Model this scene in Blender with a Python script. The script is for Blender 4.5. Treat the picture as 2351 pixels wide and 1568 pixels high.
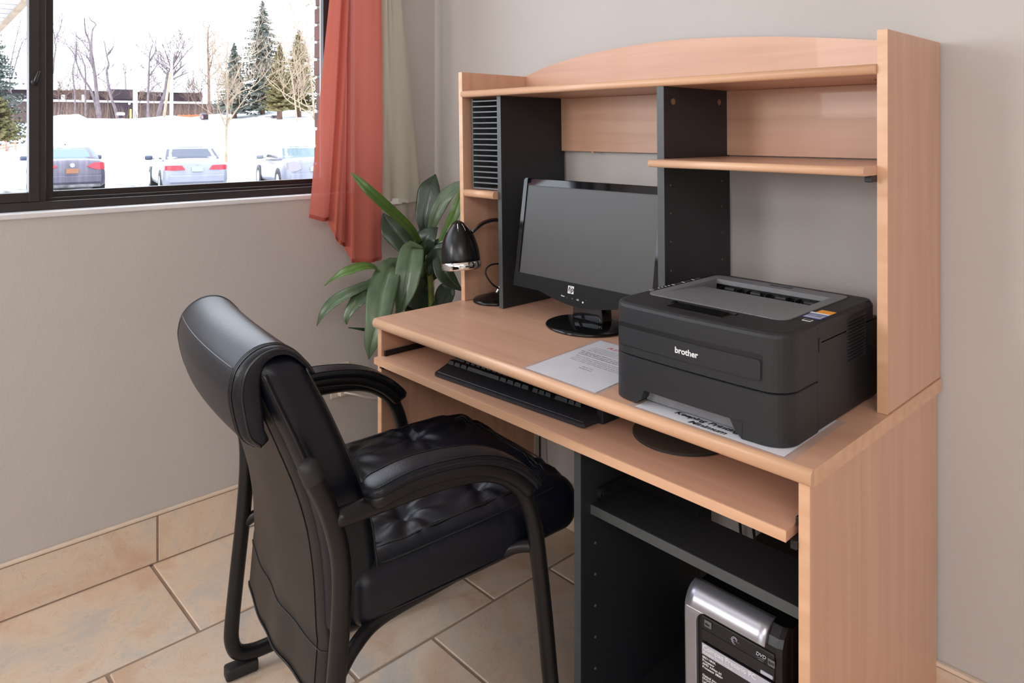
import bpy, bmesh, math, random
from mathutils import Vector, Matrix, noise

for o in list(bpy.data.objects):
    bpy.data.objects.remove(o, do_unlink=True)
SC = bpy.context.scene
COL = SC.collection
PI = math.pi

# ------------------------------------------------------------------ camera, light, exposure
CAMP = Vector((0.4848, -1.068, 1.2506))
ANG = math.radians(43.007)
FPX = 1652.0
FWD = Vector((-math.cos(ANG), math.sin(ANG), 0))
RGT = Vector((math.sin(ANG), math.cos(ANG), 0))
cam = bpy.data.cameras.new('camera')
cam.sensor_fit = 'HORIZONTAL'
cam.sensor_width = 36.0
cam.lens = 36.0 * FPX / 2351.0
cam.shift_y = -(784.0 - 303.66) / 2351.0
cam.clip_start = 0.05
cam.clip_end = 500
camo = bpy.data.objects.new('camera', cam)
COL.objects.link(camo)
camo.location = CAMP
camo.rotation_euler = FWD.to_track_quat('-Z', 'Y').to_euler()
SC.camera = camo

w = bpy.data.worlds.new('winter_sky')
SC.world = w
w.use_nodes = True
bgn = w.node_tree.nodes['Background']
bgn.inputs[0].default_value = (0.86, 0.92, 1.0, 1)
bgn.inputs[1].default_value = 5.0

SC.view_settings.view_transform = 'Standard'
SC.view_settings.look = 'None'
SC.view_settings.exposure = 0.0
SC.view_settings.gamma = 1.0
SC.view_settings.use_curve_mapping = False


def area(name, loc, target, sx, sy, power, col, spread=PI):
    l = bpy.data.lights.new(name, 'AREA')
    l.shape = 'RECTANGLE'
    l.size = sx
    l.size_y = sy
    l.energy = power
    l.color = col
    l.spread = spread
    o = bpy.data.objects.new(name, l)
    COL.objects.link(o)
    o.location = loc
    d = Vector(target) - Vector(loc)
    o.rotation_euler = d.to_track_quat('-Z', 'Y').to_euler()
    return o


area('ceiling_fill', (-1.0, -1.1, 2.42), (-0.8, 0.0, 0.9), 0.8, 0.8, 3, (0.98, 0.985, 1.0))  # added unseen area light, standing in for flash bounced off the ceiling
area('added_key_light', (-1.50, -2.9, 1.65), (-0.4, 0.5, 1.0), 0.6, 0.6, 26, (1.0, 0.98, 0.955))  # added unseen key light at camera left; no floor lamp stands there
area('frontal_fill', (0.9, -4.12, 1.45), (0.6, 0.5, 1.1), 3.2, 1.7, 50, (0.96, 0.975, 1.0))  # added unseen panel for frontal fill; the wall behind it has no window
area('ceiling_fill', (1.9, -2.0, 2.40), (1.5, -1.6, 0), 1.6, 1.6, 76, (1.0, 0.985, 0.975))  # added unseen overhead fill behind the camera, not a room fixture
win_portal = area('window_portal', (-2.02, -0.9, 1.72), (0, -0.9, 1.72), 2.1, 1.34, 1, (1, 1, 1))
win_portal.data.cycles.is_portal = True
sun = bpy.data.lights.new('sun', 'SUN')
sun.energy = 1.2
sun.angle = 0.03
sun.color = (1.0, 0.95, 0.86)
suno = bpy.data.objects.new('sun', sun)
COL.objects.link(suno)
suno.rotation_euler = Vector((-0.35, 0.75, -0.62)).to_track_quat('-Z', 'Y').to_euler()


# ------------------------------------------------------------------ helpers
def ray(u, v):
    return FWD + RGT * ((u - 1175.5) / FPX) - Vector((0, 0, 1)) * ((v - 303.66) / FPX)


def at(u, v, d):
    """a point of the place seen at pixel u, v, d metres in front of the camera"""
    return CAMP + ray(u, v) * d


def atz(u, d, z):
    p = CAMP + ray(u, 303.66) * d
    p.z = z
    return p


def newmat(name, col=(0.8, 0.8, 0.8), rough=0.5, metal=0.0, spec=0.5):
    m = bpy.data.materials.new(name)
    m.use_nodes = True
    b = m.node_tree.nodes['Principled BSDF']
    b.inputs['Base Color'].default_value = (*col, 1)
    b.inputs['Roughness'].default_value = rough
    b.inputs['Metallic'].default_value = metal
    b.inputs['Specular IOR Level'].default_value = spec
    return m, m.node_tree, b


def N(nt, typ, **kw):
    n = nt.nodes.new(typ)
    for k, v in kw.items():
        setattr(n, k, v)
    return n


def srgb(r, g, b):
    def f(c):
        c /= 255.0
        return c / 12.92 if c < 0.04045 else ((c + 0.055) / 1.055) ** 2.4
    return (f(r), f(g), f(b))


def noisy(name, c1, c2, scale=(8, 8, 8), detail=4, rough=0.5, bump=0.0, bscale=200, spec=0.5, metal=0.0, dist=0.0, contrast=(0.3, 0.7), coat=0.0):
    m, nt, b = newmat(name, c1, rough, metal, spec)
    tc = N(nt, 'ShaderNodeTexCoord')
    mp = N(nt, 'ShaderNodeMapping')
    mp.inputs['Scale'].default_value = scale
    nz = N(nt, 'ShaderNodeTexNoise')
    nz.inputs['Scale'].default_value = 1.0
    nz.inputs['Detail'].default_value = detail
    nz.inputs['Distortion'].default_value = dist
    cr = N(nt, 'ShaderNodeValToRGB')
    cr.color_ramp.elements[0].position = contrast[0]
    cr.color_ramp.elements[1].position = contrast[1]
    cr.color_ramp.elements[0].color = (*c1, 1)
    cr.color_ramp.elements[1].color = (*c2, 1)
    L = nt.links.new
    L(tc.outputs['Object'], mp.inputs[0])
    L(mp.outputs[0], nz.inputs[0])
    L(nz.outputs[0], cr.inputs[0])
    L(cr.outputs[0], b.inputs['Base Color'])
    if coat:
        b.inputs['Coat Weight'].default_value = coat
    if bump:
        n2 = N(nt, 'ShaderNodeTexNoise')
        n2.inputs['Scale'].default_value = bscale
        n2.inputs['Detail'].default_value = 3
        bp = N(nt, 'ShaderNodeBump')
        bp.inputs['Strength'].default_value = bump
        bp.inputs['Distance'].default_value = 0.002
        L(tc.outputs['Object'], n2.inputs[0])
        L(n2.outputs[0], bp.inputs['Height'])
        L(bp.outputs[0], b.inputs['Normal'])
    return m


M = {}
WD1, WD2 = srgb(212, 168, 142), srgb(197, 151, 125)
M['wood_x'] = noisy('beech_laminate_x', WD1, WD2, (2.2, 34, 34), 5, 0.38, dist=0.35, contrast=(0.32, 0.78), coat=0.08)
M['wood_z'] = noisy('beech_laminate_z', WD1, WD2, (34, 34, 2.0), 5, 0.38, dist=0.35, contrast=(0.32, 0.78), coat=0.08)
M['wood_edge'] = noisy('beech_edge', srgb(222, 178, 145), srgb(206, 160, 126), (3, 40, 40), 4, 0.33)
M['char'] = noisy('charcoal_laminate', srgb(38, 40, 44), srgb(34, 36, 40), (60, 60, 60), 2, 0.42, spec=0.4)
M['char_edge'] = noisy('charcoal_edge', srgb(76, 80, 82), srgb(70, 74, 76), (60, 60, 60), 2, 0.45)
M['wall'] = noisy('wall_paint', srgb(194, 189, 186), srgb(188, 183, 180), (2, 2, 2), 3, 0.62, bump=0.35, bscale=130, spec=0.3)
M['ceiling'] = noisy('ceiling_paint', srgb(225, 220, 214), srgb(220, 215, 210), (2, 2, 2), 2, 0.8)
M['trim'] = noisy('trim_plastic', srgb(224, 205, 186), srgb(216, 197, 178), (20, 20, 20), 2, 0.4)
M['sill'] = noisy('sill_paint', srgb(225, 224, 226), srgb(216, 215, 218), (9, 9, 9), 3, 0.4)
M['plas'] = noisy('matte_black_plastic', srgb(33, 34, 38), srgb(30, 31, 35), (90, 90, 90), 2, 0.5, bump=0.25, bscale=900, spec=0.45)
M['plas_dark'] = noisy('dark_plastic', srgb(24, 24, 26), srgb(18, 18, 20), (60, 60, 60), 2, 0.45)
M['gloss'] = newmat('gloss_black_plastic', (0.006, 0.006, 0.007), 0.06, 0, 0.5)[0]
M['satin'] = newmat('satin_black_enamel', (0.004, 0.004, 0.005), 0.27, 0, 0.42)[0]
M['key'] = newmat('keycap_plastic', (0.012, 0.013, 0.016), 0.35, 0, 0.5)[0]
M['kb'] = newmat('keyboard_plastic', (0.018, 0.02, 0.026), 0.42, 0, 0.5)[0]
M['grey'] = noisy('printer_grey_plastic', srgb(118, 118, 122), srgb(110, 110, 114), (90, 90, 90), 2, 0.5, bump=0.15, bscale=700)
M['screen'] = noisy('lcd_panel', srgb(60, 58, 57), srgb(56, 55, 54), (3, 3, 3), 1, 0.42, spec=0.6)
M['chrome'] = newmat('chrome', (0.85, 0.85, 0.86), 0.06, 1.0)[0]
M['steel'] = newmat('flex_steel', (0.42, 0.42, 0.43), 0.25, 1.0)[0]
M['silver'] = newmat('brushed_silver', srgb(172, 172, 182), 0.3, 0.8)[0]
M['white'] = newmat('white_ink', (0.75, 0.75, 0.75), 0.5)[0]
M['lgrey'] = newmat('label_grey', srgb(176, 176, 190), 0.45)[0]
M['ink'] = newmat('black_ink', (0.02, 0.02, 0.02), 0.5)[0]
M['inkgrey'] = newmat('grey_ink', (0.12, 0.12, 0.13), 0.5)[0]
M['red_ink'] = newmat('red_ink', srgb(196, 60, 70), 0.5)[0]
M['paper'] = noisy('paper', srgb(226, 226, 232), srgb(214, 215, 222), (6, 9, 1), 2, 0.35, coat=0.3)
M['orange'] = newmat('orange_ink', srgb(240, 160, 40), 0.4)[0]
M['blue_ink'] = newmat('blue_ink', srgb(60, 80, 150), 0.4)[0]
M['leather'] = noisy('black_leather', (0.0035, 0.0045, 0.009), (0.006, 0.0075, 0.014), (7, 7, 7), 3, 0.33, bump=0.22, bscale=620, spec=0.32)
M['leather_back'] = noisy('black_leather_back', (0.012, 0.011, 0.010), (0.019, 0.017, 0.016), (7, 7, 7), 3, 0.46, bump=0.2, bscale=620, spec=0.42)
M['thread'] = newmat('black_piping', (0.01, 0.01, 0.012), 0.3)[0]
M['metal_black'] = newmat('black_powder_coat', (0.008, 0.008, 0.009), 0.34, 0.0, 0.32)[0]
M['rubber'] = newmat('black_rubber', (0.012, 0.012, 0.013), 0.6)[0]
M['outlet'] = newmat('ivory_plastic', srgb(206, 196, 184), 0.4)[0]
M['cord_white'] = newmat('white_cord', srgb(205, 200, 190), 0.45)[0]
M['cord_black'] = newmat('black_cord', (0.01, 0.01, 0.011), 0.4)[0]
M['frame'] = noisy('bronze_window_frame', srgb(46, 38, 38), srgb(38, 32, 33), (30, 30, 30), 3, 0.4, spec=0.5)
M['frame_in'] = newmat('black_window_track', (0.008, 0.008, 0.01), 0.4)[0]
M['mat_top'] = noisy('mouse_pad_cloth', srgb(74, 62, 50), srgb(58, 50, 43), (60, 60, 60), 4, 0.75, bump=0.3, bscale=600)
M['screw'] = newmat('cam_lock_metal', srgb(150, 118, 92), 0.35, 0.5)[0]
M['led_red'] = newmat('red_led', (0.6, 0.05, 0.04), 0.4)[0]
M['grout'] = noisy('grout', srgb(160, 138, 122), srgb(146, 124, 108), (40, 40, 40), 4, 0.85)
M['soil'] = noisy('potting_soil', srgb(60, 44, 34), srgb(38, 28, 22), (60, 60, 60), 4, 0.9)
M['pot'] = noisy('dark_pot', srgb(70, 52, 42), srgb(60, 44, 36), (10, 10, 10), 3, 0.5)


def tilemat():
    m, nt, b = newmat('stone_tile', (0.5, 0.4, 0.3), 0.36, 0, 0.45)
    L = nt.links.new
    tc = N(nt, 'ShaderNodeTexCoord')
    ge = N(nt, 'ShaderNodeNewGeometry')
    add = N(nt, 'ShaderNodeVectorMath', operation='ADD')
    mul = N(nt, 'ShaderNodeMath', operation='MULTIPLY')
    mul.inputs[1].default_value = 37.0
    L(ge.outputs['Random Per Island'], mul.inputs[0])
    L(tc.outputs['Object'], add.inputs[0])
    L(mul.outputs[0], add.inputs[1])
    n1 = N(nt, 'ShaderNodeTexNoise')
    n1.inputs['Scale'].default_value = 5.5
    n1.inputs['Detail'].default_value = 7
    n1.inputs['Roughness'].default_value = 0.62
    n1.inputs['Distortion'].default_value = 0.9
    L(add.outputs[0], n1.inputs[0])
    r1 = N(nt, 'ShaderNodeValToRGB')
    e = r1.color_ramp.elements
    e[0].position, e[1].position = 0.34, 0.66
    e[0].color = (*srgb(212, 182, 158), 1)
    e[1].color = (*srgb(202, 194, 186), 1)
    k = e.new(0.5)
    k.color = (*srgb(222, 202, 182), 1)
    L(n1.outputs[0], r1.inputs[0])
    n2 = N(nt, 'ShaderNodeTexNoise')
    n2.inputs['Scale'].default_value = 14
    n2.inputs['Detail'].default_value = 5
    n2.inputs['Distortion'].default_value = 2.2
    L(add.outputs[0], n2.inputs[0])
    r2 = N(nt, 'ShaderNodeValToRGB')
    e = r2.color_ramp.elements
    e[0].position, e[1].position = 0.492, 0.508
    e[0].color = (0, 0, 0, 1)
    e[1].color = (0, 0, 0, 1)
    k = e.new(0.5)
    k.color = (1, 1, 1, 1)
    L(n2.outputs[0], r2.inputs[0])
    mx = N(nt, 'ShaderNodeMix', data_type='RGBA')
    mv = N(nt, 'ShaderNodeMath', operation='MULTIPLY')
    mv.inputs[1].default_value = 0.34
    L(r2.outputs[0], mv.inputs[0])
    L(mv.outputs[0], mx.inputs['Factor'])
    L(r1.outputs[0], mx.inputs[6])
    mx.inputs[7].default_value = (*srgb(150, 122, 104), 1)
    hs = N(nt, 'ShaderNodeHueSaturation')
    rr = N(nt, 'ShaderNodeMapRange')
    rr.inputs['To Min'].default_value = 0.86
    rr.inputs['To Max'].default_value = 1.06
    L(ge.outputs['Random Per Island'], rr.inputs[0])
    L(rr.outputs[0], hs.inputs['Value'])
    L(mx.outputs[2], hs.inputs['Color'])
    L(hs.outputs[0], b.inputs['Base Color'])
    bp = N(nt, 'ShaderNodeBump')
    bp.inputs['Strength'].default_value = 0.35
    bp.inputs['Distance'].default_value = 0.004
    L(n1.outputs[0], bp.inputs['Height'])
    L(bp.outputs[0], b.inputs['Normal'])
    return m


M['tile'] = tilemat()


def glassmat(name, tint, refl=1.0):
    m = bpy.data.materials.new(name)
    m.use_nodes = True
    nt = m.node_tree
    nt.nodes.clear()
    out = N(nt, 'ShaderNodeOutputMaterial')
    tr = N(nt, 'ShaderNodeBsdfTransparent')
    tr.inputs[0].default_value = (*tint, 1)
    gl = N(nt, 'ShaderNodeBsdfGlossy')
    gl.inputs['Roughness'].default_value = 0.02
    lw = N(nt, 'ShaderNodeLayerWeight')
    pw = N(nt, 'ShaderNodeMath', operation='POWER')
    pw.inputs[1].default_value = 4.0
    fr = N(nt, 'ShaderNodeMath', operation='MULTIPLY_ADD')
    fr.inputs[1].default_value = 0.6
    fr.inputs[2].default_value = 0.02
    nt.links.new(lw.outputs['Facing'], pw.inputs[0])
    nt.links.new(pw.outputs[0], fr.inputs[0])
    mx = N(nt, 'ShaderNodeMixShader')
    nt.links.new(fr.outputs[0], mx.inputs[0])
    nt.links.new(tr.outputs[0], mx.inputs[1])
    nt.links.new(gl.outputs[0], mx.inputs[2])
    nt.links.new(mx.outputs[0], out.inputs[0])
    return m


M['glass'] = glassmat('window_glass', (0.96, 0.97, 0.98))


def clothmat(name, c, trans=0.4, clear=0.0, scale=500):
    m = bpy.data.materials.new(name)
    m.use_nodes = True
    nt = m.node_tree
    nt.nodes.clear()
    L = nt.links.new
    out = N(nt, 'ShaderNodeOutputMaterial')
    tc = N(nt, 'ShaderNodeTexCoord')
    mp = N(nt, 'ShaderNodeMapping')
    mp.inputs['Scale'].default_value = (scale, scale, scale * 1.5)
    nz = N(nt, 'ShaderNodeTexNoise')
    nz.inputs['Scale'].default_value = 1
    L(tc.outputs['Object'], mp.inputs[0])
    L(mp.outputs[0], nz.inputs[0])
    cr = N(nt, 'ShaderNodeValToRGB')
    cr.color_ramp.elements[0].color = (c[0] * 0.9, c[1] * 0.9, c[2] * 0.9, 1)
    cr.color_ramp.elements[1].color = (min(1, c[0] * 1.08), min(1, c[1] * 1.08), min(1, c[2] * 1.08), 1)
    L(nz.outputs[0], cr.inputs[0])
    d = N(nt, 'ShaderNodeBsdfDiffuse')
    t = N(nt, 'ShaderNodeBsdfTranslucent')
    L(cr.outputs[0], d.inputs[0])
    L(cr.outputs[0], t.inputs[0])
    m1 = N(nt, 'ShaderNodeMixShader')
    m1.inputs[0].default_value = trans
    L(d.outputs[0], m1.inputs[1])
    L(t.outputs[0], m1.inputs[2])
    tr = N(nt, 'ShaderNodeBsdfTransparent')
    m2 = N(nt, 'ShaderNodeMixShader')
    m2.inputs[0].default_value = clear
    L(m1.outputs[0], m2.inputs[1])
    L(tr.outputs[0], m2.inputs[2])
    L(m2.outputs[0], out.inputs[0])
    return m


M['coral'] = clothmat('coral_voile', srgb(198, 112, 98), 0.34, 0.05)
M['sheer'] = clothmat('ivory_voile', srgb(208, 205, 192), 0.35, 0.16)
M['coral_hem'] = clothmat('coral_hem', srgb(190, 100, 86), 0.25, 0.0)
M['sheer_hem'] = clothmat('ivory_hem', srgb(204, 200, 186), 0.25, 0.0)


def leafmat(name, c1, c2):
    m, nt, b = newmat(name, c1, 0.32, 0, 0.5)
    L = nt.links.new
    tc = N(nt, 'ShaderNodeTexCoord')
    nz = N(nt, 'ShaderNodeTexNoise')
    nz.inputs['Scale'].default_value = 9
    nz.inputs['Detail'].default_value = 4
    mp = N(nt, 'ShaderNodeMapping')
    mp.inputs['Scale'].default_value = (1.6, 1.6, 0.5)
    L(tc.outputs['Object'], mp.inputs[0])
    L(mp.outputs[0], nz.inputs[0])
    cr = N(nt, 'ShaderNodeValToRGB')
    cr.color_ramp.elements[0].position = 0.35
    cr.color_ramp.elements[1].position = 0.7
    cr.color_ramp.elements[0].color = (*c1, 1)
    cr.color_ramp.elements[1].color = (*c2, 1)
    L(nz.outputs[0], cr.inputs[0])
    L(cr.outputs[0], b.inputs['Base Color'])
    b.inputs['Subsurface Weight'].default_value = 0.0
    n2 = N(nt, 'ShaderNodeTexNoise')
    n2.inputs['Scale'].default_value = 120
    bp = N(nt, 'ShaderNodeBump')
    bp.inputs['Strength'].default_value = 0.2
    bp.inputs['Distance'].default_value = 0.002
    L(tc.outputs['Object'], n2.inputs[0])
    L(n2.outputs[0], bp.inputs['Height'])
    L(bp.outputs[0], b.inputs['Normal'])
    return m


M['leaf_a'] = leafmat('leaf_dusty_green', srgb(58, 82, 56), srgb(92, 114, 84))
M['leaf_b'] = leafmat('leaf_dark_green', srgb(28, 46, 32), srgb(44, 64, 44))
M['leaf_c'] = leafmat('leaf_fresh_green', srgb(58, 92, 36), srgb(86, 120, 50))
M['leaf_brown'] = leafmat('leaf_brown_edge', srgb(140, 120, 90), srgb(120, 110, 96))
M['stem'] = noisy('plant_stem', srgb(110, 124, 52), srgb(84, 98, 44), (10, 10, 60), 3, 0.45)


# ---- mesh helpers
def link(name, bm, mat, parent=None, smooth=False, loc=None):
    me = bpy.data.meshes.new(name)
    bm.normal_update()
    if smooth:
        for f in bm.faces:
            f.smooth = True
    bm.to_mesh(me)
    bm.free()
    if mat is not None:
        for mm in (mat if isinstance(mat, (list, tuple)) else [mat]):
            me.materials.append(mm)
    o = bpy.data.objects.new(name, me)
    COL.objects.link(o)
    if parent is not None:
        o.parent = parent
    if loc:
        o.location = loc
    return o


def tag(o, label, cat=None, group=None):
    if label:
        o['label'] = label
    if cat:
        o['category'] = cat
    if group:
        o['group'] = group
    return o


def thing(name, label, cat, loc=(0, 0, 0), rotz=0.0, group=None):
    o = bpy.data.objects.new(name, None)
    COL.objects.link(o)
    o.empty_display_size = 0.05
    o.location = loc
    o.rotation_euler = (0, 0, rotz)
    return tag(o, label, cat, group)


def struct(o):
    o['kind'] = 'structure'
    return o


def add_box(bm, x0, x1, y0, y1, z0, z1, bev=0.0, seg=2, mi=0):
    vs = [bm.verts.new(p) for p in ((x0, y0, z0), (x1, y0, z0), (x1, y1, z0), (x0, y1, z0), (x0, y0, z1), (x1, y0, z1), (x1, y1, z1), (x0, y1, z1))]
    fs = [bm.faces.new([vs[i] for i in q]) for q in ((0, 3, 2, 1), (4, 5, 6, 7), (0, 1, 5, 4), (1, 2, 6, 5), (2, 3, 7, 6), (3, 0, 4, 7))]
    for f in fs:
        f.material_index = mi
    if bev > 0:
        es = list({e for f in fs for e in f.edges})
        r = bmesh.ops.bevel(bm, geom=es, offset=bev, segments=seg, affect='EDGES', profile=0.5)
        for f in r['faces']:
            f.material_index = mi
    return vs


def box(name, x0, x1, y0, y1, z0, z1, mat, parent=None, bev=0.0015, seg=2):
    bm = bmesh.new()
    add_box(bm, x0, x1, y0, y1, z0, z1, bev, seg)
    return link(name, bm, mat, parent)


def add_ring_loft(bm, rings, close=True, cap=True, mi=0):
    vr = [[bm.verts.new(p) for p in r] for r in rings]
    n = len(vr[0])
    for a, b in zip(vr, vr[1:]):
        for i in range(n if close else n - 1):
            j = (i + 1) % n
            f = bm.faces.new((a[i], a[j], b[j], b[i]))
            f.material_index = mi
    if cap and close:
        f = bm.faces.new(list(reversed(vr[0])))
        f.material_index = mi
        f = bm.faces.new(vr[-1])
        f.material_index = mi
    return vr


def catmull(pts, n=8):
    pts = [Vector(p) for p in pts]
    if len(pts) < 3:
        return pts
    P = [pts[0] * 2 - pts[1]] + pts + [pts[-1] * 2 - pts[-2]]
    out = []
    for i in range(1, len(P) - 2):
        a, b, c, d = P[i - 1], P[i], P[i + 1], P[i + 2]
        for k in range(n):
            t = k / n
            out.append(0.5 * ((2 * b) + (c - a) * t + (2 * a - 5 * b + 4 * c - d) * t * t + (3 * b - a - 3 * c + d) * t ** 3))
    out.append(pts[-1])
    return out


def add_tube(bm, pts, r, sides=10, cap=True, flat=1.0, up=None, mi=0):
    pts = [Vector(p) for p in pts]
    n = len(pts)
    rr = r if isinstance(r, (list, tuple)) else [r] * n
    if len(rr) != n:
        rr = [rr[min(len(rr) - 1, int(i * (len(rr) - 1) / (n - 1)))] + (rr[min(len(rr) - 1, int(i * (len(rr) - 1) / (n - 1)) + 1)] - rr[min(len(rr) - 1, int(i * (len(rr) - 1) / (n - 1)))]) * ((i * (len(rr) - 1) / (n - 1)) % 1) for i in range(n)]
    rings = []
    nrm = None
    for i in range(n):
        t = (pts[min(i + 1, n - 1)] - pts[max(i - 1, 0)])
        if t.length < 1e-9:
            t = Vector((0, 0, 1))
        t.normalize()
        if nrm is None:
            a = Vector(up) if up is not None else (Vector((0, 0, 1)) if abs(t.z) < 0.9 else Vector((1, 0, 0)))
            nrm = (a - t * a.dot(t)).normalized()
        else:
            nrm = (nrm - t * nrm.dot(t))
            if nrm.length < 1e-6:
                nrm = t.orthogonal()
            nrm.normalize()
        b = t.cross(nrm)
        rings.append([pts[i] + (nrm * math.cos(2 * PI * k / sides) + b * math.sin(2 * PI * k / sides) * flat) * rr[i] for k in range(sides)])
    add_ring_loft(bm, rings, True, cap, mi)


def tube(name, pts, r, mat, parent=None, sides=10, smooth=8, flat=1.0, up=None):
    bm = bmesh.new()
    add_tube(bm, catmull(pts, smooth) if smooth else pts, r, sides, True, flat, up)
    return link(name, bm, mat, parent, smooth=True)


def add_lathe(bm, prof, seg=40, centre=(0, 0, 0), mat4=None, mi=0):
    rings = []
    for r, z in prof:
        ring = []
        for k in range(seg):
            a = 2 * PI * k / seg
            p = Vector((r * math.cos(a), r * math.sin(a), z))
            if mat4 is not None:
                p = mat4 @ p
            ring.append(p + Vector(centre))
        rings.append(ring)
    add_ring_loft(bm, rings, True, False, mi)


def lathe(name, prof, mat, parent=None, seg=40, centre=(0, 0, 0), mat4=None):
    bm = bmesh.new()
    add_lathe(bm, prof, seg, centre, mat4)
    bmesh.ops.remove_doubles(bm, verts=bm.verts, dist=1e-6)
    o = link(name, bm, mat, parent, smooth=True)
    return o


def axcoords(h, r, n, arc):
    a = [-(h - r) - r * math.tan(PI / 4 * (1 - k / arc)) for k in range(arc)]
    mid = [-(h - r) + 2 * (h - r) * k / n for k in range(n + 1)]
    return a + mid + [-q for q in reversed(a)]


def add_rbox(bm, hx, hy, hz, r, nx=6, ny=6, nz=6, arc=3, f=None, mi=0):
    """rounded box of half sizes hx hy hz, corner radius r, deformed by f"""
    X, Y, Z = axcoords(hx, r, nx, arc), axcoords(hy, r, ny, arc), axcoords(hz, r, nz, arc)
    cache = {}

    def vert(x, y, z):
        k = (round(x, 6), round(y, 6), round(z, 6))
        if k in cache:
            return cache[k]
        q = Vector((x, y, z))
        inn = Vector((max(-(hx - r), min(hx - r, x)), max(-(hy - r), min(hy - r, y)), max(-(hz - r), min(hz - r, z))))
        d = q - inn
        p = inn + d.normalized() * r if d.length > 1e-9 else q
        if f:
            p = f(Vector(p))
        v = bm.verts.new(p)
        cache[k] = v
        return v
    for A, B, mk, flip in (
            (X, Y, lambda a, b: (a, b, hz), False), (X, Y, lambda a, b: (a, b, -hz), True),
            (Y, Z, lambda a, b: (hx, a, b), False), (Y, Z, lambda a, b: (-hx, a, b), True),
            (Z, X, lambda a, b: (b, hy, a), False), (Z, X, lambda a, b: (b, -hy, a), True)):
        for i in range(len(A) - 1):
            for j in range(len(B) - 1):
                q = [vert(*mk(A[i], B[j])), vert(*mk(A[i + 1], B[j])), vert(*mk(A[i + 1], B[j + 1])), vert(*mk(A[i], B[j + 1]))]
                if flip:
                    q.reverse()
                try:
                    fc = bm.faces.new(q)
                    fc.material_index = mi
                except ValueError:
                    pass


def rbox(name, c, h, r, mat, parent=None, f=None, n=(6, 6, 6), arc=3, smooth=True):
    bm = bmesh.new()
    cc = Vector(c)
    add_rbox(bm, h[0], h[1], h[2], r, n[0], n[1], n[2], arc, (lambda p: (f(p) if f else p) + cc))
    return link(name, bm, mat, parent, smooth=smooth)


def add_prism(bm, poly, axis, a, b, mi=0):
    """poly in the two remaining axes, extruded a..b along axis"""
    def mk(p, t):
        return {0: (t, p[0], p[1]), 1: (p[0], t, p[1]), 2: (p[0], p[1], t)}[axis]
    A = [bm.verts.new(mk(p, a)) for p in poly]
    B = [bm.verts.new(mk(p, b)) for p in poly]
    n = len(poly)
    fs = [bm.faces.new(A), bm.faces.new(list(reversed(B)))]
    for i in range(n):
        j = (i + 1) % n
        fs.append(bm.faces.new((A[i], B[i], B[j], A[j])))
    for f in fs:
        f.material_index = mi
    bmesh.ops.recalc_face_normals(bm, faces=fs)
    return fs


def prism(name, poly, axis, a, b, mat, parent=None, bev=0.0):
    bm = bmesh.new()
    add_prism(bm, poly, axis, a, b)
    if bev:
        bmesh.ops.bevel(bm, geom=list(bm.edges), offset=bev, segments=2, affect='EDGES', profile=0.5)
    return link(name, bm, mat, parent)


def rrect(x0, x1, y0, y1, r, n=6):
    rs = r if isinstance(r, (list, tuple)) else (r, r, r, r)
    out = []
    for (cx, cy, a0, rad) in ((x0, y0, PI, rs[0]), (x1, y0, 1.5 * PI, rs[1]), (x1, y1, 0, rs[2]), (x0, y1, 0.5 * PI, rs[3])):
        sx = 1 if cx == x0 else -1
        sy = 1 if cy == y0 else -1
        if rad <= 0:
            out.append((cx, cy))
            continue
        for k in range(n + 1):
            a = a0 + 0.5 * PI * k / n
            out.append((cx + sx * rad + rad * math.cos(a), cy + sy * rad + rad * math.sin(a)))
    return out


def text(name, body, size, mat, parent, M4, bold=0.0, shear=0.0, xs=1.0, align='LEFT', thick=0.0003, line=1.0):
    cu = bpy.data.curves.new(name, 'FONT')
    cu.body = body
    cu.size = size
    cu.offset = bold
    cu.shear = shear
    cu.align_x = align
    cu.extrude = thick
    cu.space_line = line
    cu.resolution_u = 3
    tmp = bpy.data.objects.new('tmp', cu)
    COL.objects.link(tmp)
    dg = bpy.context.evaluated_depsgraph_get()
    dg.update()
    me = bpy.data.meshes.new_from_object(tmp.evaluated_get(dg))
    me.name = name
    bpy.data.objects.remove(tmp, do_unlink=True)
    me.transform(M4 @ Matrix.Diagonal((xs, 1, 1, 1)))
    me.materials.clear()
    me.materials.append(mat)
    o = bpy.data.objects.new(name, me)
    COL.objects.link(o)
    o.parent = parent
    return o


def frame4(o, x, y):
    """matrix with origin o, x axis along x, y axis along y"""
    x = Vector(x).normalized()
    y = Vector(y).normalized()
    z = x.cross(y)
    m = Matrix.Identity(4)
    for i in range(3):
        m[i][0], m[i][1], m[i][2], m[i][3] = x[i], y[i], z[i], o[i]
    return m


# ================================================================== ROOM
WX, WY = -1.754, 0.6114
ROOM_X1, ROOM_Y0, ROOM_Z1 = 3.2, -4.2, 2.44
TS = 0.414

bm = bmesh.new()
add_box(bm, WX - 0.2, ROOM_X1 + 0.1, ROOM_Y0 - 0.1, WY + 0.1, -0.06, -0.003, mi=1)
g = 0.0042
rnd = random.Random(3)
xr = [-0.955 + TS * k for k in range(-2, 11)]
for k, x0 in enumerate(xr):
    x1 = x0 + TS
    if x1 < WX:
        continue
    odd = (k % 2 == 0)          # row starting at -0.955 has joints at 0.003
    oy = 0.003 if odd else 0.003 - TS / 2
    y = oy + TS * 2
    while y - TS > ROOM_Y0 - TS:
        ya, yb = y - TS, y
        y -= TS
        if ya > WY:
            continue
        a0, a1 = max(x0 + g, WX - 0.01), min(x1 - g, ROOM_X1)
        b0, b1 = max(ya + g, ROOM_Y0), min(yb - g, WY + 0.01)
        if a1 - a0 < 0.02 or b1 - b0 < 0.02:
            continue
        add_box(bm, a0, a1, b0, b1, -0.01, 0.0, 0.002, 1, mi=0)
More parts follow.
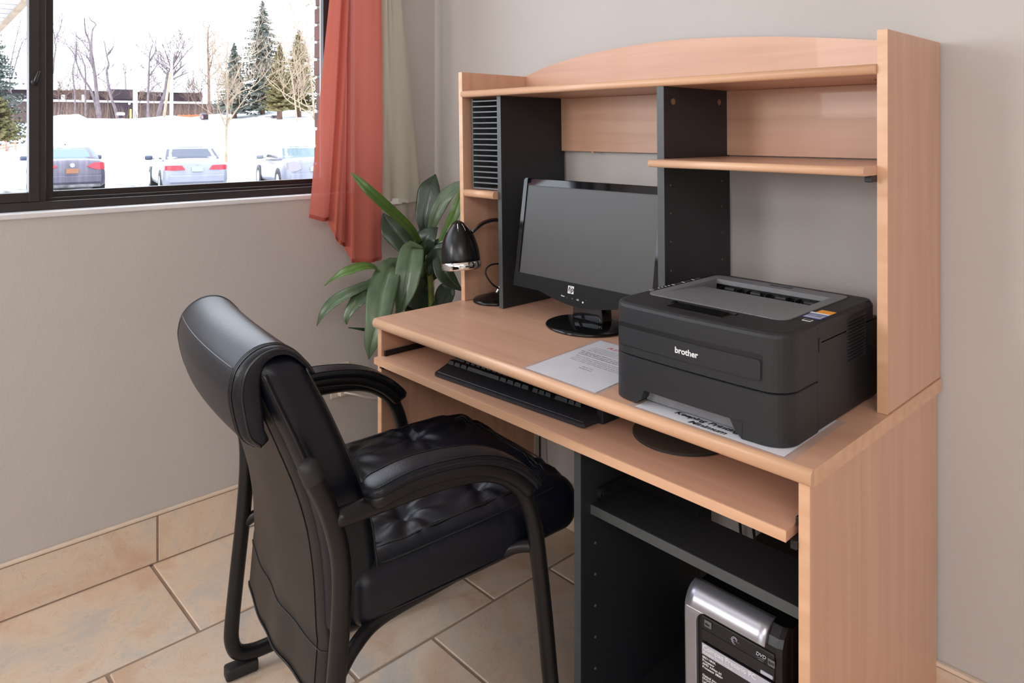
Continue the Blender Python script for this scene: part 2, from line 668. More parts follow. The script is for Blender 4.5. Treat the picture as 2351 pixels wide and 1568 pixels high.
struct(link('floor', bm, [M['tile'], M['grout']]))

# window opening in the left wall
OY0, OY1, OZ0, OZ1 = -2.0, 0.262, 1.037, 2.30
bm = bmesh.new()
T = 0.20
add_box(bm, WX - T, WX, ROOM_Y0, WY + 0.15, -0.05, OZ0)
add_box(bm, WX - T, WX, ROOM_Y0, WY + 0.15, OZ1, ROOM_Z1 + 0.05)
add_box(bm, WX - T, WX, ROOM_Y0, OY0, OZ0, OZ1)
add_box(bm, WX - T, WX, OY1, WY + 0.15, OZ0, OZ1)
struct(link('wall_left', bm, M['wall']))
struct(box('wall_back', WX - 0.02, ROOM_X1 + 0.1, WY, WY + 0.15, -0.05, ROOM_Z1 + 0.05, M['wall'], bev=0))
struct(box('wall_right', ROOM_X1, ROOM_X1 + 0.1, ROOM_Y0, WY, -0.05, ROOM_Z1 + 0.05, M['wall'], bev=0))
struct(box('wall_front', WX - 0.02, ROOM_X1 + 0.1, ROOM_Y0 - 0.1, ROOM_Y0, -0.05, ROOM_Z1 + 0.05, M['wall'], bev=0))
struct(box('ceiling', WX - 0.02, ROOM_X1 + 0.1, ROOM_Y0 - 0.1, WY + 0.1, ROOM_Z1, ROOM_Z1 + 0.1, M['ceiling'], bev=0))

# tile baseboards with a pale cap strip
bm = bmesh.new()
y = -0.395 + TS * 3
while y > ROOM_Y0:
    a, b = max(y - TS + 0.003, ROOM_Y0), min(y - 0.003, WY - 0.002)
    if b > a + 0.02:
        add_box(bm, WX + 0.001, WX + 0.010, a, b, 0.004, 0.1365, 0.0015, 1, mi=0)
    y -= TS
add_box(bm, WX, WX + 0.007, ROOM_Y0, WY, 0.0, 0.1365, mi=1)
struct(link('baseboard_left', bm, [M['tile'], M['grout']]))
bm = bmesh.new()
x = WX + 0.2
while x < ROOM_X1:
    a, b = max(x - TS + 0.003, WX + 0.012), min(x - 0.003, ROOM_X1)
    add_box(bm, a, b, WY - 0.010, WY - 0.001, 0.004, 0.1365, 0.0015, 1, mi=0)
    x += TS
add_box(bm, WX + 0.012, ROOM_X1, WY - 0.007, WY, 0.0, 0.1365, mi=1)
struct(link('baseboard_back', bm, [M['tile'], M['grout']]))
struct(box('trim_1', WX, WX + 0.013, ROOM_Y0, WY, 0.139, 0.148, M['trim'], bev=0.003))
struct(box('trim_2', WX + 0.013, ROOM_X1, WY - 0.013, WY, 0.139, 0.148, M['trim'], bev=0.003))

# window: bronze aluminium slider
win = struct(thing('window_1', None, None, (0, 0, 0)))
FX0, FX1 = -1.885, -1.800      # frame depth
SZ = OZ0
bm = bmesh.new()
add_box(bm, FX0, FX1, OY0, OY1, SZ + 0.004, SZ + 0.026, 0.001)
add_box(bm, FX0, FX1 - 0.025, OY0, OY1, SZ + 0.026, SZ + 0.034, 0.001)
add_box(bm, FX0, FX1, OY0, OY1, OZ1 - 0.04, OZ1, 0.001)
add_box(bm, FX0, FX1, OY0, OY0 + 0.03, SZ + 0.026, OZ1 - 0.04, 0.001)
add_box(bm, FX0, FX1 - 0.02, OY1 - 0.035, OY1 - 0.0, SZ + 0.026, OZ1 - 0.04, 0.001)
fr = link('window_frame', bm, M['frame'], win)
# fixed light (right)
bm = bmesh.new()
FY = -0.673
add_box(bm, -1.872, -1.85, FY, OY1 - 0.035, SZ + 0.030, SZ + 0.05, 0.001)
add_box(bm, -1.872, -1.85, FY, OY1 - 0.035, OZ1 - 0.06, OZ1 - 0.04, 0.001)
add_box(bm, -1.872, -1.842, FY - 0.01, FY + 0.036, SZ + 0.026, OZ1 - 0.04, 0.001)
add_box(bm, -1.872, -1.85, OY1 - 0.072, OY1 - 0.035, SZ + 0.05, OZ1 - 0.06, 0.001)
fs = link('fixed_sash', bm, M['frame'], win)
box('pane', -1.863, -1.859, FY + 0.034, OY1 - 0.060, SZ + 0.045, OZ1 - 0.055, M['glass'], fs, bev=0)
# sliding sash (left)
bm = bmesh.new()
add_box(bm, -1.838, -1.806, OY0 + 0.03, -0.675, SZ + 0.026, SZ + 0.052, 0.0015)
add_box(bm, -1.838, -1.806, OY0 + 0.03, -0.675, OZ1 - 0.075, OZ1 - 0.045, 0.0015)
add_box(bm, -1.8385, -1.8050, -0.700, -0.676, SZ + 0.026, OZ1 - 0.045, 0.0015)
add_box(bm, -1.834, -1.812, -0.677, -0.660, SZ + 0.024, OZ1 - 0.045, 0.0015)
add_box(bm, -1.838, -1.806, OY0 + 0.03, OY0 + 0.06, SZ + 0.05, OZ1 - 0.07, 0.0015)
ss = link('sliding_sash', bm, M['frame'], win)
box('pane', -1.826, -1.822, OY0 + 0.055, -0.70, SZ + 0.048, OZ1 - 0.07, M['glass'], ss, bev=0)
bm = bmesh.new()
p0 = Vector((-1.804, -0.688, 1.385))
add_tube(bm, [p0 + Vector((0.002, 0, 0)), p0 + Vector((0.010, 0, 0))], 0.008, 14)
add_tube(bm, catmull([p0 + Vector((0.008, 0.0, 0.0)), p0 + Vector((0.012, 0.003, 0.012)), p0 + Vector((0.012, 0.009, 0.03))], 4), [0.005, 0.0035, 0.003], 8)
link('latch', bm, M['frame_in'], ss, smooth=True)
# sill board
struct(box('trim_3', -1.90, WX + 0.006, OY0, OY1 - 0.001, OZ0 - 0.012, OZ0 + 0.003, M['sill'], bev=0.003))
# outside casing strip between frame and brick
struct(box('trim_4', -1.975, -1.886, OY1 - 0.020, OY1 - 0.002, OZ0 + 0.01, OZ1, M['sill'], bev=0.001))

# ================================================================== DESK
ZT = 0.74
desk = thing('computer_desk', 'beech laminate computer desk with a charcoal lower cabinet, against the back wall', 'desk', (-0.61, 0.3, 0))
desk_off = Vector((0.61, -0.3, 0))


def d_(o):
    o.data.transform(Matrix.Translation(desk_off))
    return o


def nose_profile(y0, y1, z0, z1, n=8):
    r = (z1 - z0) / 2
    pts = [(y1, z0), (y1, z1)]
    for k in range(n + 1):
        a = PI / 2 + PI * k / n
        pts.append((y0 + r * 0.8 + r * 0.8 * math.cos(a), (z0 + z1) / 2 + r * math.sin(a)))
    return pts


def nosed(name, x0, x1, y0, y1, z0, z1, mat, parent):
    bm = bmesh.new()
    add_prism(bm, nose_profile(y0, y1, z0, z1), 0, x0, x1)
    for f in bm.faces:
        if abs(f.normal.x) < 0.5 and abs(f.normal.y) > 0.05 and f.calc_center_median().y < y0 + 0.03:
            f.smooth = True
            f.material_index = 1
    return link(name, bm, [mat, M['wood_edge']], parent)


d_(nosed('desktop', -1.22, 0.0, -0.002, 0.604, 0.713, 0.74, M['wood_x'], desk))
d_(box('desktop_edge_band', -0.0002, 0.0006, 0.010, 0.604, 0.7135, 0.7397, M['wood_edge'], desk, bev=0))
for x0, x1, lab in ((-1.2175, -1.199, 0), (-0.0265, -0.008, 1)):
    d_(box('side_panel', x0, x1, 0.015, 0.603, 0.0, 0.713, M['wood_z'], desk))
    d_(box('edge_band', x0 + 0.0005, x1 - 0.0005, 0.0138, 0.0152, 0.0, 0.712, M['wood_edge'], desk, bev=0))
pl = d_(box('cabinet_divider', -0.504, -0.488, 0.03, 0.52, 0.0, 0.60, M['char'], desk))
d_(box('divider_edge', -0.5045, -0.4875, 0.0285, 0.0305, 0.0, 0.60, M['char_edge'], desk, bev=0))
d_(box('divider_upper_rail', -0.504, -0.488, 0.10, 0.52, 0.60, 0.713, M['char'], desk))
for yy, z in [(0.075, 0.40), (0.075, 0.335), (0.075, 0.27), (0.075, 0.205), (0.075, 0.14), (0.47, 0.40), (0.47, 0.335)]:
    bm = bmesh.new()
    add_tube(bm, [(-0.4885, yy, z), (-0.4868, yy, z)], 0.0026, 10)
    d_(link('shelf_pin_hole', bm, M['screw'], desk))
sh = d_(box('inner_shelf', -0.488, -0.0265, 0.062, 0.19, 0.466, 0.484, M['char'], desk))
d_(box('shelf_edge', -0.488, -0.0265, 0.0605, 0.0625, 0.4655, 0.4845, M['char_edge'], desk, bev=0))
d_(box('bottom_shelf', -0.488, -0.0265, 0.05, 0.56, 0.02, 0.04, M['char'], desk))
tray = d_(box('keyboard_tray', -1.206, -0.037, -0.004, 0.40, 0.6195, 0.6375, M['wood_x'], desk, bev=0.001))
d_(box('tray_edge', -1.206, -0.037, -0.0055, -0.0035, 0.6195, 0.6372, M['wood_edge'], desk, bev=0))
for x0, x1 in ((-1.199, -1.186), (-0.0370, -0.0270), (-0.4875, -0.475)):
    bm = bmesh.new()
    yb = 0.06 if x0 < -0.4 and x0 > -0.6 else 0.0
    zz = 0.508 if yb else 0.608
    if yb:
        continue
    add_box(bm, x0, x1, 0.008, 0.42, 0.606, 0.6195, 0.001)
    add_box(bm, x0 + 0.003, x1 - 0.003, 0.02, 0.45, 0.6375, 0.652, 0.001)
    d_(link('drawer_slide', bm, M['plas_dark'], desk))
bm = bmesh.new()
add_box(bm, -0.4875, -0.478, 0.075, 0.40, 0.495, 0.513, 0.001)
add_tube(bm, [(-0.479, 0.083, 0.504), (-0.470, 0.083, 0.504)], 0.012, 20)
add_tube(bm, [(-0.471, 0.083, 0.504), (-0.467, 0.083, 0.504)], 0.005, 12)
d_(link('drawer_slide', bm, M['plas_dark'], desk))
bm = bmesh.new()
add_tube(bm, [(-1.2005, 0.11, 0.685), (-1.1975, 0.11, 0.685)], 0.009, 20)
d_(link('screw_cap', bm, M['wood_edge'], desk, smooth=False))

# ------------------------------------------------------------------ hutch
HY = 0.314
hutch = thing('desk_hutch', 'beech and charcoal shelf hutch with an arched top board, standing on the desk', 'hutch', (-0.61, 0.45, ZT))
h_off = Vector((0.61, -0.45, -ZT))


def h_(o):
    for v in o.data.vertices:
        c = v.co
        t = max(0.0, min(1.0, -c.x / 1.22))
        c.x -= 0.013 * (c.z - ZT - 0.1) / 0.6 * t
        c += h_off
    return o


HX0, HX1 = -1.2235, -1.2065
h_(box('side_panel', -1.2235, -1.2065, HY, 0.604, ZT + 0.0005, 1.434, M['wood_z'], hutch))
h_(box('edge_band', -1.2232, -1.2068, HY - 0.0012, HY + 0.0005, ZT + 0.0005, 1.4335, M['wood_edge'], hutch, bev=0))
h_(box('side_panel', -0.0205, -0.002, HY, 0.604, ZT + 0.0005, 1.4375, M['wood_z'], hutch))
h_(box('edge_band', -0.0202, -0.0023, HY - 0.0012, HY + 0.0005, ZT + 0.0005, 1.437, M['wood_edge'], hutch, bev=0))
h_(nosed('top_shelf', -1.2075, -0.0205, HY - 0.008, 0.603, 1.3565, 1.3755, M['wood_x'], hutch))
# arched board
arc = [(-1.207, 1.436), (-1.13, 1.4565), (-1.053, 1.472), (-0.96, 1.485), (-0.878, 1.4925), (-0.80, 1.4975), (-0.722, 1.5005), (-0.65, 1.501), (-0.581, 1.499), (-0.454, 1.4915), (-0.339, 1.481), (-0.234, 1.468), (-0.129, 1.4535), (-0.0205, 1.436)]
poly = [(-1.207, 1.376)] + arc + [(-0.0205, 1.376)]
h_(prism('arched_back_board', [(a, b) for a, b in poly], 1, 0.586, 0.602, M['wood_x'], hutch))
h_(box('back_panel', -1.206, -0.0205, 0.588, 0.602, 1.192, 1.3565, M['wood_x'], hutch))
for (x0, x1, y0) in ((-1.070, -1.055, 0.332), (-0.4995, -0.4815, HY)):
    bm = bmesh.new()
    add_box(bm, x0, x1, y0, 0.60, ZT + 0.0005, 1.3565, 0.001)
    h_(link('charcoal_divider', bm, M['char'], hutch))
    h_(box('divider_edge', x0 - 0.0003, x1 + 0.0003, y0 - 0.0015, y0 + 0.0003, ZT + 0.0005, 1.3563, M['char_edge'], hutch, bev=0))
h_(nosed('disc_shelf', -1.2065, -1.070, HY - 0.004, 0.50, 1.056, 1.078, M['wood_x'], hutch))
h_(nosed('middle_shelf', -0.4812, -0.0205, 0.250, 0.583, 1.1725, 1.1895, M['wood_x'], hutch))
h_(box('shelf_bracket', -0.034, -0.0207, 0.29, 0.33, 1.160, 1.1723, M['plas_dark'], hutch))
for (y, z) in ((0.35, 1.322), (0.55, 1.326)):
    bm = bmesh.new()
    add_tube(bm, [(-0.4818, y, z), (-0.4798, y, z)], 0.0075, 20)
    add_box(bm, -0.480, -0.4792, y - 0.005, y + 0.005, z - 0.001, z + 0.001)
    h_(link('cam_lock', bm, M['screw'], hutch))
for z in (1.128, 1.063, 0.997, 0.93, 0.865):
    for y in (0.337, 0.56):
        bm = bmesh.new()
        add_tube(bm, [(-0.4818, y, z), (-0.4805, y, z)], 0.0022, 8)
        h_(link('shelf_pin_hole', bm, M['screw'], hutch))
for pa, pb in (((-0.075, 0.45, 1.3565), (-0.075, 0.45, 1.3545)), ((-0.92, 0.580, 1.1925), (-0.92, 0.580, 1.190))):
    bm = bmesh.new()
    add_tube(bm, [pa, pb], 0.008, 16)
    h_(link('cam_lock', bm, M['screw'], hutch))
# slatted disc rack: a cage of U shaped ledges
M['rack_grey'] = newmat('grey_rack_plastic', srgb(104, 108, 112), 0.45)[0]
rack = box('disc_rack', -1.1885, -1.1835, 0.334, 0.52, 1.080, 1.352, M['char_edge'], hutch, bev=0.001)
h_(rack)
bm = bmesh.new()
add_box(bm, -1.076, -1.0715, 0.36, 0.52, 1.080, 1.352, 0.001)
for i in range(17):
    z = 1.083 + i * 0.0163
    path = [(-1.187, 0.50, z), (-1.187, 0.345, z), (-1.180, 0.332, z), (-1.13, 0.338, z), (-1.072, 0.338, z)]
    rings = []
    for k, p in enumerate(path):
        p = Vector(p)
        rings.append([p + Vector((0, 0, -0.0018)), p + Vector((0.0035 if k < 2 else 0, 0.0 if k < 2 else 0.010, -0.0018)), p + Vector((0.0035 if k < 2 else 0, 0.0 if k < 2 else 0.010, 0.0018)), p + Vector((0, 0, 0.0018))])
    add_ring_loft(bm, rings)
o = link('rack_slats', bm, M['rack_grey'], rack)
for v in o.data.vertices:
    t = max(0.0, min(1.0, -v.co.x / 1.22))
    v.co.x -= 0.013 * (v.co.z - ZT - 0.1) / 0.6 * t
    v.co += h_off

# ================================================================== MONITOR
mon = thing('monitor', 'wide black flat screen monitor with a glossy bezel and round foot, switched off', 'monitor', (-0.755, 0.37, ZT))
lathe('stand_base', [(0.0, 0.016), (0.03, 0.0165), (0.07, 0.014), (0.095, 0.011), (0.108, 0.0075), (0.112, 0.005), (0.110, 0.0015), (0.104, 0.0005), (0.0, 0.0005)], M['gloss'], mon, 64, centre=(-0.01, -0.005, 0), mat4=Matrix.Diagonal((1.0, 0.92, 1, 1)))
tilt = math.radians(8)
# panel frame: origin at bottom centre of panel, x right, up tilted back
PB = Vector((0.009, -0.060, 0.083))
UP = Vector((0, math.sin(tilt), math.cos(tilt)))
NB = Vector((0, math.cos(tilt), -math.sin(tilt)))   # towards the back


def mp(x, s, t):
    """x right, s up along the panel, t depth to the back"""
    return PB + Vector((x, 0, 0)) + UP * s + NB * t


bm = bmesh.new()
add_rbox(bm, 0.045, 0.022, 0.06, 0.008, 2, 2, 4, 2, lambda p: Vector((p.x * (1 + 0.1 * (0.06 - p.z) / 0.06), p.y, p.z)) + Vector((-0.005, 0.012, 0.072)))
link('stand_neck', bm, M['gloss'], mon, smooth=True)
W2, HB, HT = 0.2415, 0.0, 0.302
# bezel with opening
outer = []
nb = 24
for k in range(nb + 1):
    x = -W2 + 2 * W2 * k / nb
    dip = -0.020 * (max(0, math.cos(x / 0.135 * PI / 2)) ** 0.9 if abs(x) < 0.135 else 0)
    outer.append((x, dip))
outer += [(W2, HT - 0.006), (W2 - 0.006, HT), (-W2 + 0.006, HT), (-W2, HT - 0.006)]
sx0, sx1, sz0, sz1 = -W2 + 0.017, W2 - 0.017, 0.038, HT - 0.020
inner = [(sx0, sz0), (sx1, sz0), (sx1, sz1), (sx0, sz1)]
bm = bmesh.new()


def add_panel(bm, pts, t0, t1, fn):
    A = [bm.verts.new(fn(x, s, t0)) for x, s in pts]
    B = [bm.verts.new(fn(x, s, t1)) for x, s in pts]
    n = len(pts)
    f = [bm.faces.new(A), bm.faces.new(list(reversed(B)))]
    for i in range(n):
        j = (i + 1) % n
        f.append(bm.faces.new((A[i], B[i], B[j], A[j])))
    bmesh.ops.recalc_face_normals(bm, faces=f)
    return f


# lower chin strip (matte), upper and side strips (gloss)
chin = [p for p in outer[:nb + 1]] + [(W2, 0.038), (-W2, 0.038)]
fsx = add_panel(bm, chin, 0, 0.03, mp)
link('lower_bezel', bm, newmat('monitor_chin_plastic', (0.006, 0.006, 0.006), 0.5, 0, 0.2)[0], mon)
for nm, pts in (('side_bezel', [(-W2, 0.038), (sx0, 0.038), (sx0, HT), (-W2 + 0.006, HT), (-W2, HT - 0.006)]),
                ('side_bezel', [(sx1, 0.038), (W2, 0.038), (W2, HT - 0.006), (W2 - 0.006, HT), (sx1, HT)])):
    bm = bmesh.new()
    add_panel(bm, pts, 0, 0.03, mp)
    bmesh.ops.bevel(bm, geom=[e for e in bm.edges], offset=0.0015, segments=2, affect='EDGES')
    link(nm, bm, M['gloss'], mon)
bm = bmesh.new()
rings = []
for x in (sx0, sx1):
    rings.append([mp(x, sz1, -0.0005), mp(x, HT - 0.0015, 0.0105), mp(x, HT, 0.013), mp(x, HT, 0.03), mp(x, sz1, 0.03)])
add_ring_loft(bm, rings)
link('top_bezel', bm, M['gloss'], mon)
bm = bmesh.new()
add_panel(bm, inner, 0.003, 0.02, mp)
link('screen', bm, M['screen'], mon)
bm = bmesh.new()
add_rbox(bm, 0.19, 0.02, 0.12, 0.018, 4, 2, 4, 3, lambda p: mp(p.x, 0.165 + p.z, 0.045 + p.y))
link('rear_housing', bm, M['plas_dark'], mon, smooth=True)
bm = bmesh.new()
add_panel(bm, [(-0.036 + 0.0, 0.0105), (-0.016, 0.0105), (-0.016, 0.030), (-0.036, 0.030)], -0.0008, 0.0, mp)
lg = link('logo_badge', bm, M['white'], mon)
text('logo_lettering', 'hp', 0.018, M['ink'], lg, frame4(mp(-0.0345, 0.0160, -0.0012), (1, 0, 0), UP), shear=0.25, bold=0.0002)
bm = bmesh.new()
for k in range(24):
    a0, a1 = 2 * PI * k / 24, 2 * PI * (k + 1) / 24
    q = [mp(-0.026 + r * math.cos(a), 0.0203 + r * math.sin(a), -0.0011) for r, a in ((0.0072, a0), (0.0082, a0), (0.0082, a1), (0.0072, a1))]
    bm.faces.new([bm.verts.new(p) for p in q])
link('logo_ring', bm, M['ink'], lg)
text('button_lettering', 'Menu', 0.0055, M['white'], mon, frame4(mp(-0.058, -0.001, -0.0006), (1, 0, 0), UP))
for k, (xx, s) in enumerate(((-0.038, '-'), (-0.020, '+'), (-0.004, 'OK'))):
    text('button_lettering', s, 0.0058, M['white'], mon, frame4(mp(xx, -0.003, -0.0006), (1, 0, 0), UP))
bm = bmesh.new()
add_tube(bm, [mp(0.018, -0.0045, -0.0008), mp(0.018, -0.0045, 0)], 0.0024, 12)
link('power_button', bm, M['white'], mon)
bm = bmesh.new()
add_tube(bm, [mp(0.028, 0.003, -0.0008), mp(0.028, 0.003, 0)], 0.0010, 8)
link('power_light', bm, M['led_red'], mon)

# ================================================================== DESK LAMP
lc = Vector((-1.140, 0.375, ZT))
lamp = thing('desk_lamp', 'small black gooseneck desk lamp with a chrome rimmed shade beside the hutch divider', 'lamp', lc)
lathe('lamp_base', [(0.0, 0.028), (0.012, 0.027), (0.025, 0.022), (0.045, 0.016), (0.060, 0.011), (0.0645, 0.007), (0.065, 0.003), (0.0635, 0.0006), (0.0, 0.0006)], M['satin'], lamp, 48)
hd = at(1056, 572, 2.10) - lc            # shade centre
ax = Vector((0.20, 0.09, 1.0)).normalized()   # shade axis, crown up, slightly leaning
ax = (RGT * -0.09 + FWD * 0.10 + Vector((0, 0, 1))).normalized()
Rm = ax.to_track_quat('Z', 'Y').to_matrix().to_4x4()
R0 = 0.0565
prof = [(R0 * math.sin(t) ** 0.95 if t > 0 else 0.0, 0.088 - 0.130 * (1 - math.cos(t)) * 0.93) for t in [PI / 2 * k / 14 for k in range(15)]]
prof = [(0.0, 0.084), (0.006, 0.0836)]
for k in range(1, 15):
    t = k / 14
    prof.append((R0 * (1 - (1 - t) ** 2.15) ** 0.62, 0.084 - 0.120 * t))
inner = [(max(0, r - 0.002), z - 0.002) for r, z in reversed(prof)]
lathe('lamp_shade', prof + inner, M['satin'], lamp, 48, centre=hd, mat4=Rm)
lathe('shade_rim', [(R0 + 0.0002, -0.0358), (R0 + 0.0012, -0.037), (R0 + 0.0012, -0.054), (R0 - 0.001, -0.0575), (R0 - 0.004, -0.0575), (R0 - 0.004, -0.036)], M['chrome'], lamp, 48, centre=hd, mat4=Rm)
bm = bmesh.new()
for k in range(10):
    a = 2 * PI * k / 10 + 0.25
    pts = []
    for t in (0.09, 0.14, 0.20, 0.26):
        r = R0 * (1 - (1 - t) ** 2.15) ** 0.62 + 0.0004
        pts.append(Rm @ Vector((r * math.cos(a), r * math.sin(a), 0.084 - 0.120 * t)) + hd)
    add_tube(bm, pts, 0.0009, 6)
link('vent_slots', bm, M['chrome'], lamp)
att = hd + Rm @ Vector((0.0, 0.0, 0.03)) + RGT * 0.046 + FWD * 0.012
g_pts = [Vector((0.0, 0.01, 0.024)), Vector((0.003, 0.035, 0.10)), Vector((0.012, 0.045, 0.19)), at(1195, 560, 2.20) - lc, at(1172, 515, 2.19) - lc, at(1140, 505, 2.17) - lc, at(1112, 511, 2.145) - lc, at(1094, 523, 2.12) - lc, at(1083, 533, 2.105) - lc]
g_pts[1] = Vector((0.02, 0.03, 0.08))
g_pts[2] = Vector((0.035, 0.04, 0.15))
cp = catmull(g_pts, 26)
bm = bmesh.new()
add_tube(bm, cp, [0.0066 if i % 2 else 0.0056 for i in range(len(cp))], 10)
link('gooseneck', bm, M['steel'], lamp, smooth=True)
add = [Vector((0.03, -0.005, 0.012)), Vector((0.015, -0.02, 0.03)), Vector((-0.012, -0.022, 0.06)), Vector((-0.014, -0.012, 0.085)), Vector((0.02, 0.0, 0.095)), Vector((0.05, 0.03, 0.07)), Vector((0.05, 0.10, 0.02)), Vector((0.04, 0.2, 0.003))]
add = [at(1152, 666, 2.13) - lc, at(1130, 652, 2.11) - lc, at(1115, 628, 2.10) - lc, at(1122, 611, 2.11) - lc, at(1145, 606, 2.14) - lc, at(1165, 620, 2.2) - lc, Vector((0.055, 0.12, 0.02)), Vector((0.05, 0.2, 0.004))]
tube('power_cable', add, 0.0027, M['cord_black'], lamp, 8, 8)

# ================================================================== PRINTER
PX, PY = -0.232, 0.22
pr_ = thing('printer', 'black laser printer with a grey paper output well on the desk', 'printer', (PX, PY, ZT))
px0, px1, py0, py1 = -0.412 - PX, -0.053 - PX, 0.030 - PY, 0.408 - PY
ys = 0.142 - PY      # seam between front section and rear body
ZS = 0.088           # tray seam height
HP = 0.186


def bow(poly):
    return [(x, y - 0.007 * (1 - ((x - (px0 + px1) / 2) / 0.18) ** 2) if y < ys - 0.01 else y) for x, y in poly]


def outl(ins=0.0, r=0.042):
    base = rrect(px0 + ins, px1 - ins, py0 + ins, ys, (r - ins, r - ins, 0, 0), 8)
    # densify the front edge
    out = []
    for a, b in zip(base, base[1:] + base[:1]):
        out.append(a)
        if abs(a[1] - b[1]) < 1e-6 and a[1] < ys - 0.01 and abs(a[0] - b[0]) > 0.1:
            for k in range(1, 12):
                out.append((a[0] + (b[0] - a[0]) * k / 12, a[1]))
    return bow(out)


def stack(bm, layers):
    """layers: list of (outline, z) with equal point counts"""
    add_ring_loft(bm, [[Vector((x, y, z)) for x, y in o_] for o_, z in layers])


nx0, nx1 = -0.333 - PX, -0.140 - PX
# paper tray front (lower section) with the finger notch
bm = bmesh.new()
stack(bm, [(outl(0), 0.030), (outl(0), ZS - 0.002), (outl(0.002), ZS - 0.0006)])


def clip(poly, xa, xb):
    q = [p for p in poly if xa <= p[0] <= xb]
    return q


full = outl(0)
left = [p for p in full if p[0] < nx0 - 0.001]
yl = py0 - 0.007 * (1 - ((nx0 - (px0 + px1) / 2) / 0.18) ** 2)
yr = py0 - 0.007 * (1 - ((nx1 - (px0 + px1) / 2) / 0.18) ** 2)
# left foot piece
lf = [p for p in full if p[0] <= nx0 - 0.001]
lf = sorted(lf, key=lambda p: (0, 0))
# build pieces explicitly
def corner(x, y, sx, r=0.042, n=8):
    out = []
    for k in range(n + 1):
        a = PI / 2 * k / n
        if sx < 0:
            out.append((x + r - r * math.cos(a), y + r - r * math.sin(a)))
        else:
            out.append((x - r + r * math.sin(a), y + r - r * math.cos(a)))
    return out


lp = corner(px0, py0, -1)
lp = bow(lp) + [(nx0 - 0.012, yl), (nx0 - 0.012, ys), (px0, ys)]
rp = [(nx1 + 0.012, ys), (nx1 + 0.012, yr)] + bow(corner(px1, py0, 1)) + [(px1, ys)]
for poly in (lp, rp):
    add_prism(bm, poly, 2, 0.002, 0.0301)
# slanted transitions beside the notch
add_prism(bm, [(nx0 - 0.0125, 0.002), (nx0 + 0.0, 0.012), (nx0 + 0.006, 0.0301), (nx0 - 0.0125, 0.0301)], 1, yl - 0.0005, ys)
add_prism(bm, [(nx1 + 0.0125, 0.002), (nx1 + 0.0125, 0.0301), (nx1 - 0.010, 0.0301), (nx1, 0.012)], 1, yr - 0.0005, ys)
tr = link('paper_tray', bm, M['plas'], pr_)
# upper front cover
bm = bmesh.new()
stack(bm, [(outl(0.002), ZS + 0.0006), (outl(0), ZS + 0.002), (outl(0), HP - 0.009), (outl(0.002), HP - 0.004), (outl(0.006), HP - 0.0012), (outl(0.011), HP)])
uf = link('front_cover', bm, M['plas'], pr_)
# rear body with the well cut as separate walls
bm = bmesh.new()
add_box(bm, px0 + 0.0012, px1 - 0.0012, ys - 0.002, py1, 0.002, 0.155, 0.003, 2)
link('body', bm, M['plas'], pr_)
gx0, gx1, gy0, gy1 = -0.390 - PX, -0.098 - PX, 0.115 - PY, 0.385 - PY
bm = bmesh.new()
# rear top: ring around the grey panel (three pieces)
prof_r = [(px1 - 0.0012, 0.150), (px1 - 0.0012, HP - 0.008), (px1 - 0.004, HP - 0.003), (px1 - 0.010, HP), (gx1 - 0.004, HP), (gx1 - 0.004, 0.150)]
add_prism(bm, prof_r, 1, ys + 0.0012, py1 - 0.028)
prof_l = [(px0 + 0.0012, 0.150), (px0 + 0.0012, HP - 0.008), (px0 + 0.004, HP - 0.003), (px0 + 0.010, HP), (gx0 + 0.004, HP), (gx0 + 0.004, 0.150)]
add_prism(bm, prof_l, 1, ys + 0.0012, py1 - 0.028)
stack(bm, [(rrect(px0 + 0.0012, px1 - 0.0012, gy1 - 0.004, py1, (0, 0, 0.028, 0.028), 6), 0.150), (rrect(px0 + 0.0012, px1 - 0.0012, gy1 - 0.004, py1, (0, 0, 0.028, 0.028), 6), HP - 0.008), (rrect(px0 + 0.006, px1 - 0.006, gy1 - 0.004, py1 - 0.004, (0, 0, 0.025, 0.025), 6), HP)])
link('top_cover', bm, M['plas'], pr_)
# grey output panel : frame + sloping paper rest + well
bm = bmesh.new()
go = rrect(gx0, gx1, gy0, gy1, (0.022, 0.022, 0.014, 0.014), 6)
ix0, ix1, iy1 = gx0 + 0.022, gx1 - 0.020, gy1 - 0.040
iy0 = gy0 + 0.030
zt = HP + 0.0016


def quad(bm, pts, mi=0):
    f = bm.faces.new([bm.verts.new(p) for p in pts])
    f.material_index = mi
    return f


n = len(go)
# outer skirt
for i in range(n):
    a, b = go[i], go[(i + 1) % n]
    quad(bm, [(a[0], a[1], HP - 0.004), (b[0], b[1], HP - 0.004), (b[0], b[1], zt), (a[0], a[1], zt)])


def proj_in(p):
    # nearest point of the inner rectangle outline, along rays from the centre
    x = max(ix0, min(ix1, p[0]))
    y = max(iy0, min(iy1, p[1]))
    if ix0 < p[0] < ix1 and iy0 < p[1] < iy1:
        return p
    return (x, y)


gg = []
for i in range(n):
    a, b = go[i], go[(i + 1) % n]
    for k in range(6):
        gg.append((a[0] + (b[0] - a[0]) * k / 6, a[1] + (b[1] - a[1]) * k / 6))
m_ = len(gg)
for i in range(m_):
    a, b = gg[i], gg[(i + 1) % m_]
    c, d = proj_in(b), proj_in(a)
    pts = [(a[0], a[1], zt), (b[0], b[1], zt), (c[0], c[1], zt)]
    if (Vector(c) - Vector(d)).length > 1e-7:
        pts.append((d[0], d[1], zt))
    quad(bm, pts)
